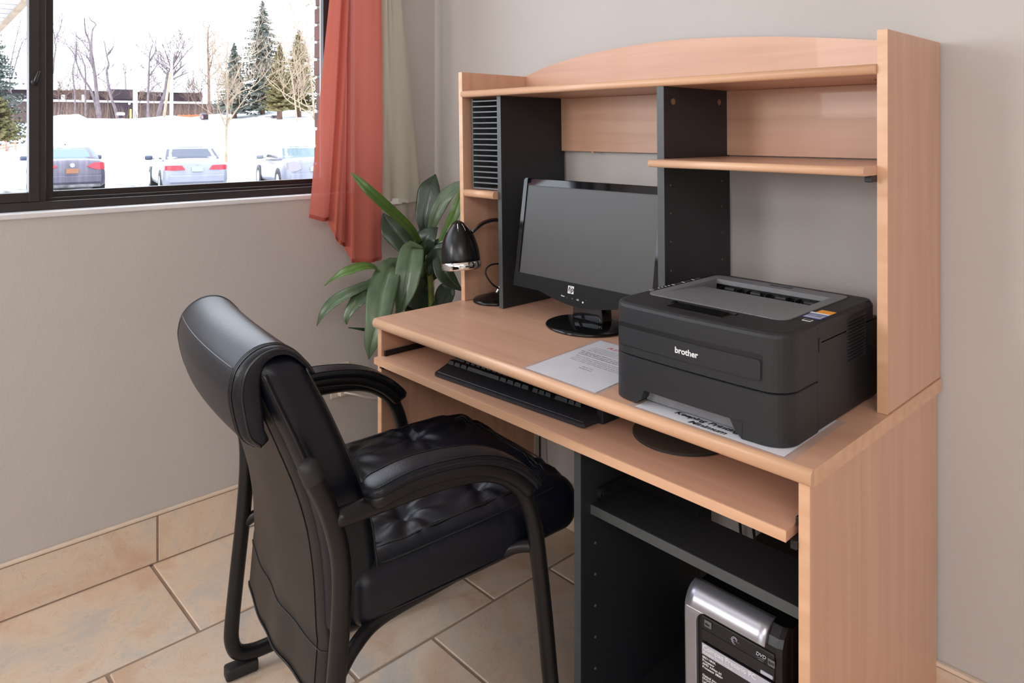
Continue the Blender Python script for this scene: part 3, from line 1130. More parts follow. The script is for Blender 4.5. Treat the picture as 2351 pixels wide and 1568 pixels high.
# paper rest: slopes down towards the rear well
yr0 = iy0
for k in range(8):
    a, b = k / 8, (k + 1) / 8
    def zz(t):
        return zt - 0.007 * t ** 1.5
    def yy(t):
        return yr0 + (iy1 - 0.062 - yr0) * t
    def xl(t):
        return ix0 + 0.0 * t
    quad(bm, [(xl(a), yy(a), zz(a)), (ix1, yy(a), zz(a)), (ix1, yy(b), zz(b)), (xl(b), yy(b), zz(b))])
yw = iy1 - 0.062
for (x, s) in ((ix0, 1), (ix1, -1)):
    for k in range(8):
        a, b = k / 8, (k + 1) / 8
        quad(bm, [(x, yy(a), zt), (x, yy(b), zt), (x, yy(b), zz(b)), (x, yy(a), zz(a))])
    quad(bm, [(x, yw, zt), (x, iy1, zt), (x, iy1, zt - 0.03), (x, yw, zt - 0.03)])
quad(bm, [(ix0, yw, zt - 0.007), (ix1, yw, zt - 0.007), (ix1, yw + 0.002, zt - 0.031), (ix0, yw + 0.002, zt - 0.031)])
quad(bm, [(ix0, iy1, zt), (ix1, iy1, zt), (ix1, iy1, zt - 0.010), (ix0, iy1, zt - 0.010)])
gp = link('output_panel', bm, M['grey'], pr_)
bm = bmesh.new()
xa, xb = ix0 + 0.012, ix1 - 0.012
quad(bm, [(ix0, yw, zt - 0.031), (ix1, yw, zt - 0.031), (ix1, iy1, zt - 0.031), (ix0, iy1, zt - 0.031)])
quad(bm, [(ix0, iy1 + 0.01, zt - 0.031), (ix1, iy1 + 0.01, zt - 0.031), (ix1, iy1 + 0.01, zt - 0.009), (ix0, iy1 + 0.01, zt - 0.009)])
quad(bm, [(ix0, iy1, zt - 0.010), (ix1, iy1, zt - 0.010), (ix1, iy1 + 0.01, zt - 0.010), (ix0, iy1 + 0.01, zt - 0.010)])
for k in range(22):
    x = ix0 + 0.012 + (ix1 - ix0 - 0.024) * k / 21
    add_box(bm, x - 0.0012, x + 0.0012, iy1 - 0.014 - 0.006 * (k % 2), iy1 + 0.009, zt - 0.030, zt - 0.015 - 0.004 * (k % 2))
well = link('paper_exit_well', bm, M['plas_dark'], gp)
for fx in (0.16, 0.40, 0.62, 0.86):
    bm = bmesh.new()
    x = ix0 + (ix1 - ix0) * fx
    add_tube(bm, [(x - 0.011, iy1 - 0.012, zt - 0.016), (x + 0.011, iy1 - 0.012, zt - 0.016)], 0.0045, 12)
    link('exit_roller', bm, M['plas'], well)
bm = bmesh.new()
cxm = (gx0 + gx1) / 2 + 0.012
add_box(bm, cxm - 0.024, cxm + 0.024, gy1 - 0.020, gy1 - 0.009, zt, zt + 0.0006)
bd = link('model_badge', bm, M['plas_dark'], gp)
text('badge_lettering', 'HL-2240', 0.008, M['inkgrey'], bd, frame4((cxm - 0.018, gy1 - 0.0175, zt + 0.0008), (1, 0, 0), (0, 1, 0)))
# flip-up stop on the top front
bm = bmesh.new()
add_box(bm, -0.302 - PX, -0.185 - PX, 0.055 - PY, 0.098 - PY, HP - 0.001, HP + 0.0012, 0.0008)
add_box(bm, -0.310 - PX, -0.303 - PX, 0.088 - PY, 0.100 - PY, HP - 0.001, HP + 0.0022)
add_box(bm, -0.184 - PX, -0.177 - PX, 0.088 - PY, 0.100 - PY, HP - 0.001, HP + 0.0022)
link('paper_stop', bm, M['gloss'], pr_)
# manual feed door on the front face
dx0, dx1, dz0, dz1 = -0.387 - PX, -0.095 - PX, 0.106, 0.1465


def yfront(x):
    return py0 - 0.007 * (1 - ((x - (px0 + px1) / 2) / 0.18) ** 2)


def front_plate(name, x0, x1, z0, z1, r, dy0, dy1, mat, parent, n=16):
    pts = rrect(x0, x1, z0, z1, r, 5)
    dens = []
    for a, b in zip(pts, pts[1:] + pts[:1]):
        dens.append(a)
        if abs(a[0] - b[0]) > 0.05:
            for k in range(1, n):
                dens.append((a[0] + (b[0] - a[0]) * k / n, a[1]))
    bm = bmesh.new()
    A = [bm.verts.new((x, yfront(x) - dy0, z)) for x, z in dens]
    B = [bm.verts.new((x, yfront(x) - dy1, z)) for x, z in dens]
    m = len(dens)
    for i in range(m):
        j = (i + 1) % m
        bm.faces.new((A[i], A[j], B[j], B[i]))
    # strips between top and bottom
    def strips(V):
        lo = sorted([v for v in V if v.co.z <= (z0 + z1) / 2], key=lambda v: v.co.x)
        hi = sorted([v for v in V if v.co.z > (z0 + z1) / 2], key=lambda v: v.co.x)
        for k in range(min(len(lo), len(hi)) - 1):
            try:
                bm.faces.new((lo[k], lo[k + 1], hi[k + 1], hi[k]))
            except ValueError:
                pass
    strips(B)
    bmesh.ops.recalc_face_normals(bm, faces=bm.faces)
    return link(name, bm, mat, parent)


front_plate('feed_door_gap_shade', dx0 - 0.002, dx1 + 0.002, dz0 - 0.0015, dz1 + 0.0015, 0.006, -0.001, 0.0006, M['frame_in'], pr_)  # black plate: door gap, plus the recess shadow painted as a wider top band
fd = front_plate('feed_door', dx0, dx1, dz0, dz1 - 0.0065, 0.005, -0.001, 0.0026, M['plas'], pr_)
text('brand_lettering', 'brother', 0.0150, M['white'], fd, frame4((-0.256 - PX, yfront(-0.24 - PX) - 0.0030, 0.1180), (1, -0.0, 0), (0, 0, 1)), bold=0.00035)
# control panel lettering on the left top strip
led = box('control_panel', px0 + 0.006, gx0 - 0.004, 0.16 - PY, 0.35 - PY, HP - 0.001, HP + 0.0006, M['plas_dark'], pr_, bev=0.0)
bm = bmesh.new()
for k in range(4):
    y = 0.175 - PY + 0.012 * k
    add_box(bm, px0 + 0.009, px0 + 0.013, y, y + 0.002, HP + 0.0006, HP + 0.001)
for k, y in enumerate((0.225, 0.262, 0.30)):
    y -= PY
    add_box(bm, px0 + 0.008, gx0 - 0.006, y, y + 0.0016, HP + 0.0006, HP + 0.001)
    for j in range(5):
        add_box(bm, px0 + 0.0085 + 0.002 * (j % 3), gx0 - 0.008, y + 0.005 + 0.005 * j, y + 0.0065 + 0.005 * j, HP + 0.0006, HP + 0.0009, mi=1)
link('indicator_legend', bm, [M['white'], M['inkgrey']], led)
bm = bmesh.new()
add_tube(bm, [(px0 + 0.012, 0.150 - PY, HP - 0.001), (px0 + 0.012, 0.150 - PY, HP + 0.002)], 0.0055, 16)
link('go_button', bm, M['grey'], pr_)
# stickers on the right top strip
st = box('sticker', -0.094 - PX, -0.062 - PX, 0.172 - PY, 0.215 - PY, HP, HP + 0.0006, M['blue_ink'], pr_, bev=0)
box('sticker_field', -0.0925 - PX, -0.0635 - PX, 0.174 - PY, 0.199 - PY, HP + 0.0006, HP + 0.0009, M['lgrey'], st, bev=0)
text('sticker_lettering', 'TN-420\nTN-450', 0.008, M['blue_ink'], st, frame4((-0.092 - PX, 0.190 - PY, HP + 0.0011), (1, 0, 0), (0, 1, 0)), thick=0.0001)
box('sticker_top', -0.089 - PX, -0.063 - PX, 0.213 - PY, 0.240 - PY, HP + 0.0002, HP + 0.0008, M['orange'], st, bev=0)
box('sticker_band', -0.096 - PX, -0.063 - PX, 0.206 - PY, 0.214 - PY, HP + 0.0008, HP + 0.0011, M['white'], st, bev=0)
s2 = box('sticker', -0.083 - PX, -0.068 - PX, 0.146 - PY, 0.158 - PY, HP, HP + 0.0006, M['white'], pr_, bev=0)
box('sticker_field', -0.0815 - PX, -0.0695 - PX, 0.148 - PY, 0.156 - PY, HP + 0.0006, HP + 0.0009, M['plas_dark'], s2, bev=0)
# side vent
bm = bmesh.new()
for k in range(13):
    z = 0.094 + k * 0.0062
    rings = []
    for y in [0.262 - PY + 0.085 * j / 8 for j in range(9)]:
        fl = 1.0 if 0 < (y - 0.262 + PY) < 0.0849 else 0.0
        rings.append([Vector((px1 - 0.002, y, z)), Vector((px1 + 0.0022 * fl, y, z)), Vector((px1 + 0.0030 * fl, y, z + 0.0016)), Vector((px1 - 0.002, y, z + 0.0040))])
    add_ring_loft(bm, rings)
link('side_vent', bm, M['plas'], pr_)
box('side_latch_recess', px1 - 0.003, px1 + 0.0006, 0.146 - PY, 0.154 - PY, 0.137, 0.160, M['plas_dark'], pr_, bev=0)
for (x, y) in ((px0 + 0.03, ys + 0.02), (px1 - 0.03, ys + 0.02), (px0 + 0.03, py1 - 0.03), (px1 - 0.03, py1 - 0.03)):
    bm = bmesh.new()
    add_tube(bm, [(x, y, 0.0012), (x, y, 0.004)], 0.008, 12)
    link('rubber_foot', bm, M['rubber'], pr_)
box('side_seam', px1 - 0.003, px1 + 0.0003, ys - 0.0004, ys + 0.0012, 0.004, HP - 0.006, M['frame_in'], pr_, bev=0)
box('tray_window', nx0 - 0.004, nx1 + 0.004, yl + 0.022, yl + 0.026, 0.005, 0.030, M['grey'], pr_, bev=0.001)

# ================================================================== LAMINATED SHEETS
def wobble_sheet(name, cs, z, mat, parent, inset=0.0, amp=0.0006):
    A, B, C_, D_ = [Vector((x, y, z)) for x, y in cs]
    cen = (A + B + C_ + D_) / 4
    if inset:
        f = []
        for P in (A, B, C_, D_):
            d = P - cen
            f.append(P - d.normalized() * inset)
        A, B, C_, D_ = f
    bm = bmesh.new()
    add_prism(bm, [(p.x, p.y) for p in (A, B, C_, D_)], 2, z, z + 0.0003)
    return link(name, bm, mat, parent)


lam = glassmat('laminate_film', (1.0, 1.0, 1.0))
_nt = lam.node_tree
_df = N(_nt, 'ShaderNodeBsdfDiffuse')
_df.inputs[0].default_value = (0.8, 0.8, 0.84, 1)
_m3 = N(_nt, 'ShaderNodeMixShader')
_m3.inputs[0].default_value = 0.10
_out = [n for n in _nt.nodes if n.type == 'OUTPUT_MATERIAL'][0]
_src = _out.inputs[0].links[0].from_socket
_nt.links.new(_src, _m3.inputs[1])
_nt.links.new(_df.outputs[0], _m3.inputs[2])
_nt.links.new(_m3.outputs[0], _out.inputs[0])
# notice: corners on the desk (A front left, B front right, C back right, D back left)
notice = thing('laminated_notice', 'laminated typed notice with a red heading, lying left of the printer', 'notice', (-0.54, 0.15, ZT))
no = Vector((0.54, -0.15, 0))
nA = Vector((-0.641, 0.008, 0)) + no
nB = Vector((-0.425, 0.003, 0)) + no
nD = nA + Vector((-0.022, 0.292, 0))
nC = nB + Vector((-0.022, 0.292, 0))
wobble_sheet('laminate_film', [(p.x, p.y) for p in (nA, nB, nC, nD)], 0.0004, lam, notice)
pgx = (nB - nA).normalized()
pgy = (nD - nA).normalized()
pc = [nA + pgx * 0.008 + pgy * 0.008, nB - pgx * 0.008 + pgy * 0.008, nC - pgx * 0.008 - pgy * 0.008, nD + pgx * 0.008 - pgy * 0.008]
pg = wobble_sheet('paper_sheet', [(p.x, p.y) for p in pc], 0.0008, M['paper'], notice)
body_lines = [
    'As a courtesy to all of our guests, please limit your time',
    'on this computer so that everyone may have a turn using',
    'it. Please do not download or install any programs, and',
    'please log off from your accounts when you are finished.']
rl = ['This computer does NOT store or save documents after', 'you log off. Please save your work to your own drive', 'or send it to yourself before you leave the computer.']


def nline(s, u, v, size, mat, bold=0.0, sh=0.0, al='CENTER'):
    p = nA + pgx * u + pgy * v
    text('typed_text', s, size, mat, pg, frame4(Vector((p.x, p.y, 0.0012)), pgx, pgy), bold=bold, shear=sh, align=al, thick=0.0)


nline('PLEASE READ', 0.108, 0.245, 0.0175, M['red_ink'], 0.0003, 0.3)
vv = 0.229
for s in body_lines:
    nline(s, 0.108, vv, 0.0068, M['inkgrey'], 0.0, 0.25)
    vv -= 0.009
vv -= 0.006
for s in rl:
    nline(s, 0.108, vv, 0.0074, M['ink'], 0.0001, 0.25)
    vv -= 0.009
vv -= 0.006
for s in ['There is a limit of twenty minutes for each guest when', 'others are waiting. The front desk has the right to', 'refuse use of the computer at any time it finds proper.', 'Printing is limited. Ask at the desk if you need more.']:
    nline(s, 0.108, vv, 0.0068, M['inkgrey'], 0.0, 0.25)
    vv -= 0.009
vv -= 0.014
nline('Thank You', 0.108, vv, 0.0074, M['inkgrey'], 0, 0.3)
nline('Management', 0.108, vv - 0.010, 0.0074, M['inkgrey'], 0, 0.3)

sign = thing('laminated_sign', 'laminated sheet with large black italic lettering, half under the printer', 'sign', (-0.2, 0.13, ZT))
so = Vector((0.2, -0.13, 0))
sA, sB = Vector((-0.352, 0.007, 0)) + so, Vector((-0.036, 0.010, 0)) + so
sD, sC = sA + Vector((-0.004, 0.216, 0)), sB + Vector((-0.004, 0.216, 0))
wobble_sheet('laminate_film', [(p.x, p.y) for p in (sA, sB, sC, sD)], 0.0004, lam, sign)
sgx, sgy = (sB - sA).normalized(), (sD - sA).normalized()
pc = [sA + sgx * 0.014 + sgy * 0.006, sB - sgx * 0.014 + sgy * 0.006, sC - sgx * 0.014 - sgy * 0.006, sD + sgx * 0.014 - sgy * 0.006]
ps = wobble_sheet('paper_sheet', [(p.x, p.y) for p in pc], 0.0008, M['paper'], sign)
for s, u, v in (('Minimum', 0.158, 0.0125), ('Keeping Printing', 0.146, 0.031), ('We Thank You For', 0.142, 0.050)):
    p = sA + sgx * u + sgy * v
    text('printed_text', s, 0.0168, M['ink'], ps, frame4(Vector((p.x, p.y, 0.0012)), sgx, sgy), bold=0.0007, shear=0.3, xs=1.15, align='CENTER', thick=0.0)

# ================================================================== KEYBOARD
kbx = Vector((0.9981, 0.0635, 0)).normalized()
kby = Vector((-0.0635, 0.9981, 0)).normalized()
KO = Vector((-0.971, 0.021, 0.6378))
kb = thing('keyboard', 'black desktop keyboard with a palm rest, half under the desktop on the pull-out tray', 'keyboard', KO, math.atan2(kbx.y, kbx.x))
KW = 0.473
bm = bmesh.new()
poly = [(0.004, 0.0), (KW - 0.004, 0.0), (KW, 0.004), (KW + 0.006, 0.055), (KW - 0.008, 0.062), (KW - 0.012, 0.18), (-0.010, 0.18), (-0.012, 0.055), (0, 0.004)]
base = [(x, y, 0.0012) for x, y in poly]
top = [(x, y, 0.010 + (0.008 if y > 0.05 else 0.0) + (0.006 if y > 0.15 else 0)) for x, y in poly]
add_ring_loft(bm, [[Vector(p) for p in base], [Vector(p) for p in top]])
bmesh.ops.bevel(bm, geom=list(bm.edges), offset=0.0015, segments=2, affect='EDGES')
link('keyboard_base', bm, M['kb'], kb)
bm = bmesh.new()
add_rbox(bm, KW / 2 - 0.004, 0.024, 0.004, 0.003, 4, 2, 1, 2, lambda p: Vector((p.x + KW / 2, p.y + 0.030, p.z + 0.0105 + 0.1 * p.y)))
link('palm_rest', bm, M['kb'], kb, smooth=True)


def keymesh(wd, dp=0.0170):
    bm = bmesh.new()
    r0 = rrect(-wd / 2, wd / 2, -dp / 2, dp / 2, 0.0015, 2)
    r1 = rrect(-wd / 2 + 0.0022, wd / 2 - 0.0022, -dp / 2 + 0.003, dp / 2 - 0.0014, 0.002, 2)
    add_ring_loft(bm, [[Vector((x, y, 0)) for x, y in r0], [Vector((x, y, 0.0085)) for x, y in r1]])
    me = bpy.data.meshes.new('key')
    bm.to_mesh(me)
    bm.free()
    me.materials.append(M['key'])
    return me


kmeshes = {}
rows = [
    (0.062, [(1.25,), (1.25,), (1.25,), (6.0,), (1.25,), (1.25,), (1.25,), (1.25,), 'g', (1,), (1,), (1,), 'g', (2,), (1,), (1,)]),
    (0.0815, [(2.25,)] + [(1,)] * 10 + [(2.75,), 'g', 's', (1,), 's', 'g', (1,), (1,), (1,)]),
    (0.101, [(1.75,)] + [(1,)] * 11 + [(2.25,), 'g', 's', 's', 's', 'g', (1,), (1,), (1,), (1,)]),
]
U = 0.0190
for (yy_, ks) in rows:
    x = -0.009
    for k in ks:
        if k == 'g':
            x += 0.010
            continue
        if k == 's':
            x += U
            continue
        wu = k[0]
        if wu not in kmeshes:
            kmeshes[wu] = keymesh(wu * U - 0.0012)
        if x + wu * U > KW + 0.001:
            break
        o = bpy.data.objects.new('key', kmeshes[wu])
        COL.objects.link(o)
        o.parent = kb
        o.location = (x + wu * U / 2, yy_, 0.018 + (yy_ - 0.068) * 0.10)
        x += wu * U

# round mouse pad
bm = bmesh.new()
add_lathe(bm, [(0.0, 0.0052), (0.0985, 0.0052), (0.100, 0.0045), (0.100, 0.0012), (0.0985, 0.0006), (0.0, 0.0006)], 64)
bmesh.ops.remove_doubles(bm, verts=bm.verts, dist=1e-6)
for f in bm.faces:
    if abs(f.normal.z) < 0.9 or f.calc_center_median().z < 0.003:
        f.material_index = 1
mpad = link('mouse_pad', bm, [M['mat_top'], M['rubber']], None, loc=(-0.345, 0.178, 0.6378))
tag(mpad, 'round dark brown mouse pad on the right of the keyboard tray', 'mouse pad')

# ================================================================== COMPUTER TOWER
CX0, CX1, CY0 = -0.256, -0.072, 0.052
ct = thing('computer_tower', 'black and silver desktop computer tower inside the charcoal desk cabinet', 'computer', ((CX0 + CX1) / 2, 0.25, 0.04))
co_ = Vector((-(CX0 + CX1) / 2, -0.25, -0.04))
PT = 0.428


def c_(o):
    o.data.transform(Matrix.Translation(co_))
    return o


c_(box('case', CX0 + 0.003, CX1, 0.088, 0.50, 0.042, PT - 0.004, M['satin'], ct, bev=0.003))


def yprof(z):
    """bezel front: flat, then rolls back to the top"""
    zc = PT - 0.040
    if z < zc:
        return CY0 - 0.001 + 0.006 * ((zc - z) / 0.35)
    t = min(1.0, (z - zc) / 0.040)
    return CY0 - 0.001 + 0.034 * (1 - math.sqrt(max(0, 1 - t * t)))


bm = bmesh.new()
zc = 0.397
rin = 0.022
zs = [0.045 + (zc - rin - 0.045) * k / 4 for k in range(5)]
zs += [zc - rin + rin * math.sin(PI / 2 * k / 6) for k in range(1, 7)]
zs += [PT - 0.040 + 0.040 * math.sin(PI / 2 * k / 10) for k in range(0, 11)]
zs = sorted(set(round(z, 6) for z in zs))
XL, XR = CX0, CX1 - 0.030


def xin(z):
    if z <= zc - rin:
        return CX0 + 0.024
    if z < zc:
        t = (z - (zc - rin)) / rin
        return CX0 + 0.024 + rin * (1 - math.sqrt(max(0, 1 - t * t)))
    return XR


prev = None
for z in zs:
    xr_ = xin(z)
    if z >= zc and prev is not None and prev[1] < XR - 0.001:
        prev = (prev[0], XR, prev[2])
    if prev is not None:
        z0_, xr0, y0_ = prev
        segs = 10
        for k in range(segs):
            a0 = XL + (xr0 - XL) * k / segs
            a1 = XL + (xr0 - XL) * (k + 1) / segs
            b0 = XL + (xr_ - XL) * k / segs
            b1 = XL + (xr_ - XL) * (k + 1) / segs
            # the band is slightly crowned
            quad(bm, [(a0, y0_, z0_), (a1, y0_, z0_), (b1, yprof(z), z), (b0, yprof(z), z)])
    prev = (z, xr_, yprof(z))
bmesh.ops.remove_doubles(bm, verts=bm.verts, dist=1e-5)
# thickness
geo = bmesh.ops.extrude_face_region(bm, geom=list(bm.faces))
for v in [e for e in geo['geom'] if isinstance(e, bmesh.types.BMVert)]:
    v.co.y += 0.008
bmesh.ops.recalc_face_normals(bm, faces=bm.faces)
c_(link('silver_trim', bm, M['silver'], ct, smooth=False))
for f in ct.children[-1].data.polygons:
    f.use_smooth = abs(f.normal.x) < 0.3
# black inner face
bm = bmesh.new()
zz_ = [0.045 + (PT - 0.002 - 0.045) * k / 30 for k in range(31)]
rings = []
for z in zz_:
    y = yprof(min(z, PT - 0.001)) + 0.006
    rings.append([Vector((CX0 + 0.018, y, z)), Vector((CX1 - 0.012, y, z)), Vector((CX1 - 0.004, y + 0.004, z)), Vector((CX1 - 0.001, y + 0.012, z)), Vector((CX1 - 0.001, 0.09, z)), Vector((CX0 + 0.018, 0.09, z))])
add_ring_loft(bm, rings)
c_(link('front_bezel', bm, M['satin'], ct, smooth=False))
yf = CY0 + 0.004
bm = bmesh.new()
add_box(bm, CX0 + 0.032, CX1 - 0.014, yf - 0.002, yf + 0.02, 0.346, 0.391, 0.002)
add_box(bm, CX0 + 0.034, CX1 - 0.016, yf - 0.003, yf, 0.366, 0.3675)
dr = c_(link('optical_drive', bm, M['plas_dark'], ct))
box('eject_button', -0.110 + co_.x, -0.088 + co_.x, yf - 0.0045 + co_.y, yf + co_.y, 0.3495 + co_.z, 0.3550 + co_.z, M['gloss'], dr)


def fr4(x, z, dy=0.0035):
    return frame4(Vector((x, yf - dy, z)) + co_, (1, 0, 0), (0, 0, 1))


text('drive_lettering', 'DVD', 0.0085, M['lgrey'], dr, fr4(-0.118, 0.3765), bold=0.0001, shear=0.2)
bm = bmesh.new()
add_box(bm, -0.116, -0.103, yf - 0.0036, yf - 0.003, 0.3730, 0.3745)
add_box(bm, -0.114, -0.105, yf - 0.0036, yf - 0.003, 0.3700, 0.3712)
add_box(bm, -0.0965, -0.0845, yf - 0.0036, yf - 0.003, 0.3700, 0.3815)
add_box(bm, CX0 + 0.040, CX0 + 0.054, yf - 0.0036, yf - 0.003, 0.3750, 0.3865)
add_box(bm, -0.166, -0.148, yf - 0.0036, yf - 0.003, 0.3780, 0.3790)
c_(link('drive_marks', bm, M['inkgrey'], dr))
dr.children[-1].data.materials[0] = M['lgrey']
text('drive_lettering', 'RW', 0.0062, M['plas_dark'], dr, fr4(-0.0955, 0.3735, 0.004), bold=0.0001)
text('drive_lettering', 'disc', 0.0055, M['plas_dark'], dr, fr4(CX0 + 0.0415, 0.3785, 0.004), bold=0.0001)
bm = bmesh.new()
for (dx, r) in ((0, 0.0035), (0.001, 0.0055)):
    for k in range(14):
        a0, a1 = 2 * PI * k / 20 + dx * 500, 2 * PI * (k + 1) / 20 + dx * 500
        q = [(-0.157 + rr_ * math.cos(a), yf - 0.0037, 0.3790 + rr_ * math.sin(a)) for rr_, a in ((r, a0), (r + 0.0009, a0), (r + 0.0009, a1), (r, a1))]
        quad(bm, q)
c_(link('drive_emblem', bm, M['lgrey'], dr))
# information label
LX0, LX1 = CX0 + 0.035, CX1 - 0.016
lb = c_(box('information_label', LX0, LX1, yf - 0.0030, yf, 0.20, 0.3440, M['plas_dark'], ct, bev=0))
c = box('label_heading', LX0 + co_.x, LX1 + co_.x, yf - 0.0034 + co_.y, yf + co_.y, 0.3235 + co_.z, 0.3430 + co_.z, M['lgrey'], lb, bev=0)
text('label_lettering', 'Compaq Presario PC', 0.0118, M['white'], lb, fr4(LX0 + 0.002, 0.3332, 0.0038), bold=0.0001)
text('label_lettering', 'Reliable. Smart. Value.', 0.0065, M['white'], lb, fr4(LX0 + 0.003, 0.3258, 0.0038))
text('label_lettering', 'SR5110NX\nProcessor\nAMD Athlon 64\nProcessor 3800+', 0.0058, M['white'], lb, fr4(LX0 + 0.001, 0.3170), bold=0.00006)
text('label_lettering', 'Optical drive\nDVD/CD burner with\nLightScribe technology', 0.0058, M['white'], lb, fr4(LX0 + 0.001, 0.2850), bold=0.00006)
text('label_lettering', 'Memory\n512MB\n\nHard drive\n120GB', 0.0058, M['white'], lb, fr4(LX0 + 0.060, 0.2950), bold=0.00006)
text('label_lettering', 'Security\nNorton\n60 days', 0.0058, M['white'], lb, fr4(LX0 + 0.100, 0.2870), bold=0.00006)
c_(box('label_footer', LX0, LX1, yf - 0.0034, yf, 0.248, 0.2600, M['lgrey'], lb, bev=0))

# ================================================================== CHAIR
TH = math.radians(8)
chair = thing('office_chair', 'black leather armchair with a metal tube frame, drawn up to the desk', 'chair', (-1.155, -0.38, 0), -TH)
# local coordinates: x = across (0 far side .. 0.58 near side), y = forward, z up
CW = 0.58


def side_pts():
    return [(-0.053, 0.700), (-0.040, 0.672), (-0.018, 0.616), (-0.002, 0.545), (0.000, 0.47), (-0.008, 0.36), (-0.022, 0.23), (-0.032, 0.13),
            (-0.033, 0.085), (-0.020, 0.055), (0.012, 0.043), (0.06, 0.042), (0.20, 0.042), (0.36, 0.042), (0.415, 0.045), (0.442, 0.062), (0.445, 0.10),
            (0.437, 0.17), (0.425, 0.28), (0.410, 0.40), (0.397, 0.48), (0.372, 0.545), (0.33, 0.588), (0.27, 0.612), (0.18, 0.620), (0.07, 0.616), (-0.012, 0.612)]


for L_ in (0.0, CW):
    bm = bmesh.new()
    add_tube(bm, catmull([(L_, s, z) for s, z in side_pts()], 6), 0.0165, 14)
    sf = link('side_frame', bm, M['metal_black'], chair, smooth=True)
    cap = bmesh.new()
    add_tube(cap, catmull([(L_, -0.046, 0.684), (L_, -0.052, 0.700), (L_, -0.058, 0.712), (L_, -0.061, 0.719), (L_, -0.062, 0.722)], 3), [0.0180, 0.0180, 0.0170, 0.012, 0.004], 14)
    link('post_cap', cap, M['rubber'], sf, smooth=True)
    for yy_, w_ in ((-0.012, 1), (0.40, 1)):
        bm = bmesh.new()
        add_rbox(bm, 0.016, 0.036, 0.014, 0.006, 2, 2, 2, 2, lambda p: Vector((L_ + p.x, yy_ + p.y, 0.0150 + p.z)))
        link('floor_glide', bm, M['rubber'], sf, smooth=True)

# arm rests
for L_, lab in ((0.0, 'far'), (CW, 'near')):
    path = catmull([(0.040, 0.633), (0.075, 0.642), (0.13, 0.651), (0.20, 0.649), (0.27, 0.637), (0.33, 0.610), (0.372, 0.575), (0.392, 0.548)], 5)
    path = [Vector((p[0], p[1])) if len(p) == 2 else p for p in [Vector((q[0], q[1])) for q in path]]
    nP = len(path)

    def sweep(bm, hw, up0, up1, ends):
        rings = []
        for i, p in enumerate(path):
            t = (path[min(i + 1, nP - 1)] - path[max(i - 1, 0)]).normalized()
            nn = Vector((-t.y, t.x))
            u = i / (nP - 1)
            e = min(1.0, (u / ends + 0.02)) if u < ends else min(1.0, (1 - u) / ends + 0.02)
            sc = math.sqrt(max(0.0, 1 - (1 - e) ** 2)) if e < 1 else 1.0
            sc = max(sc, 0.12)
            ring = []
            K = 18
            for k in range(K):
                a = 2 * PI * k / K
                ca, sa = math.cos(a), math.sin(a)
                x = hw * sc * math.copysign(abs(ca) ** 0.72, ca)
                h = (up0 + up1) / 2 + (up1 - up0) / 2 * (0.45 + 0.55 * sc) * math.copysign(abs(sa) ** 0.72, sa)
                ring.append(Vector((L_ + x, p.x + nn.x * h, p.y + nn.y * h)))
            rings.append(ring)
        add_ring_loft(bm, rings)
    bm = bmesh.new()
    sweep(bm, 0.0290, -0.025, 0.006, 0.10)
    sh_ = link('arm_shell', bm, M['metal_black'], chair, smooth=True)
    bm = bmesh.new()
    sweep(bm, 0.0325, -0.004, 0.020, 0.12)
    ap = link('arm_pad', bm, M['leather'], chair, smooth=True)
    # stitched seams running along the pad
    for hx_, hh in ((0.0258, 0.0180), (0.0320, 0.0105), (-0.0258, 0.0180)):
        pts = []
        for i, p in enumerate(path):
            u = i / (nP - 1)
            if u < 0.05 or u > 0.95:
                continue
            t = (path[min(i + 1, nP - 1)] - path[max(i - 1, 0)]).normalized()
            nn = Vector((-t.y, t.x))
            e = min(u, 1 - u) / 0.12
            sc = math.sqrt(max(0.0, 1 - (1 - min(1, e)) ** 2))
            pts.append(Vector((L_ + hx_ * sc, p.x + nn.x * hh, p.y + nn.y * hh)))
        bm = bmesh.new()
        add_tube(bm, pts, 0.0010, 6)
        link('seam', bm, M['thread'], ap, smooth=True)

# seat rails and cross bars
for L_, s in ((0.0, 1), (CW, -1)):
    pts = [(L_, -0.010, 0.345), (L_ + s * 0.020, 0.03, 0.372), (L_ + s * 0.045, 0.09, 0.385), (L_ + s * 0.05, 0.2, 0.398), (L_ + s * 0.05, 0.32, 0.412), (L_ + s * 0.03, 0.375, 0.425), (L_ + s * 0.002, 0.408, 0.430)]
    tube('seat_rail', pts, 0.0125, M['metal_black'], chair, 12, 6)
tube('cross_bar', [(0.05, 0.10, 0.385), (0.29, 0.10, 0.380), (0.53, 0.10, 0.385)], 0.0115, M['metal_black'], chair, 12, 3)
tube('cross_bar', [(0.05, 0.32, 0.410), (0.29, 0.32, 0.405), (0.53, 0.32, 0.410)], 0.0115, M['metal_black'], chair, 12, 3)

# seat cushion
SCX, SHX, SHY, SHZ = 0.29, 0.252, 0.262, 0.058
pinch = [(0.145, -0.11), (0.145, 0.06), (-0.145, -0.11), (-0.145, 0.06), (0.145, 0.20), (-0.145, 0.20)]


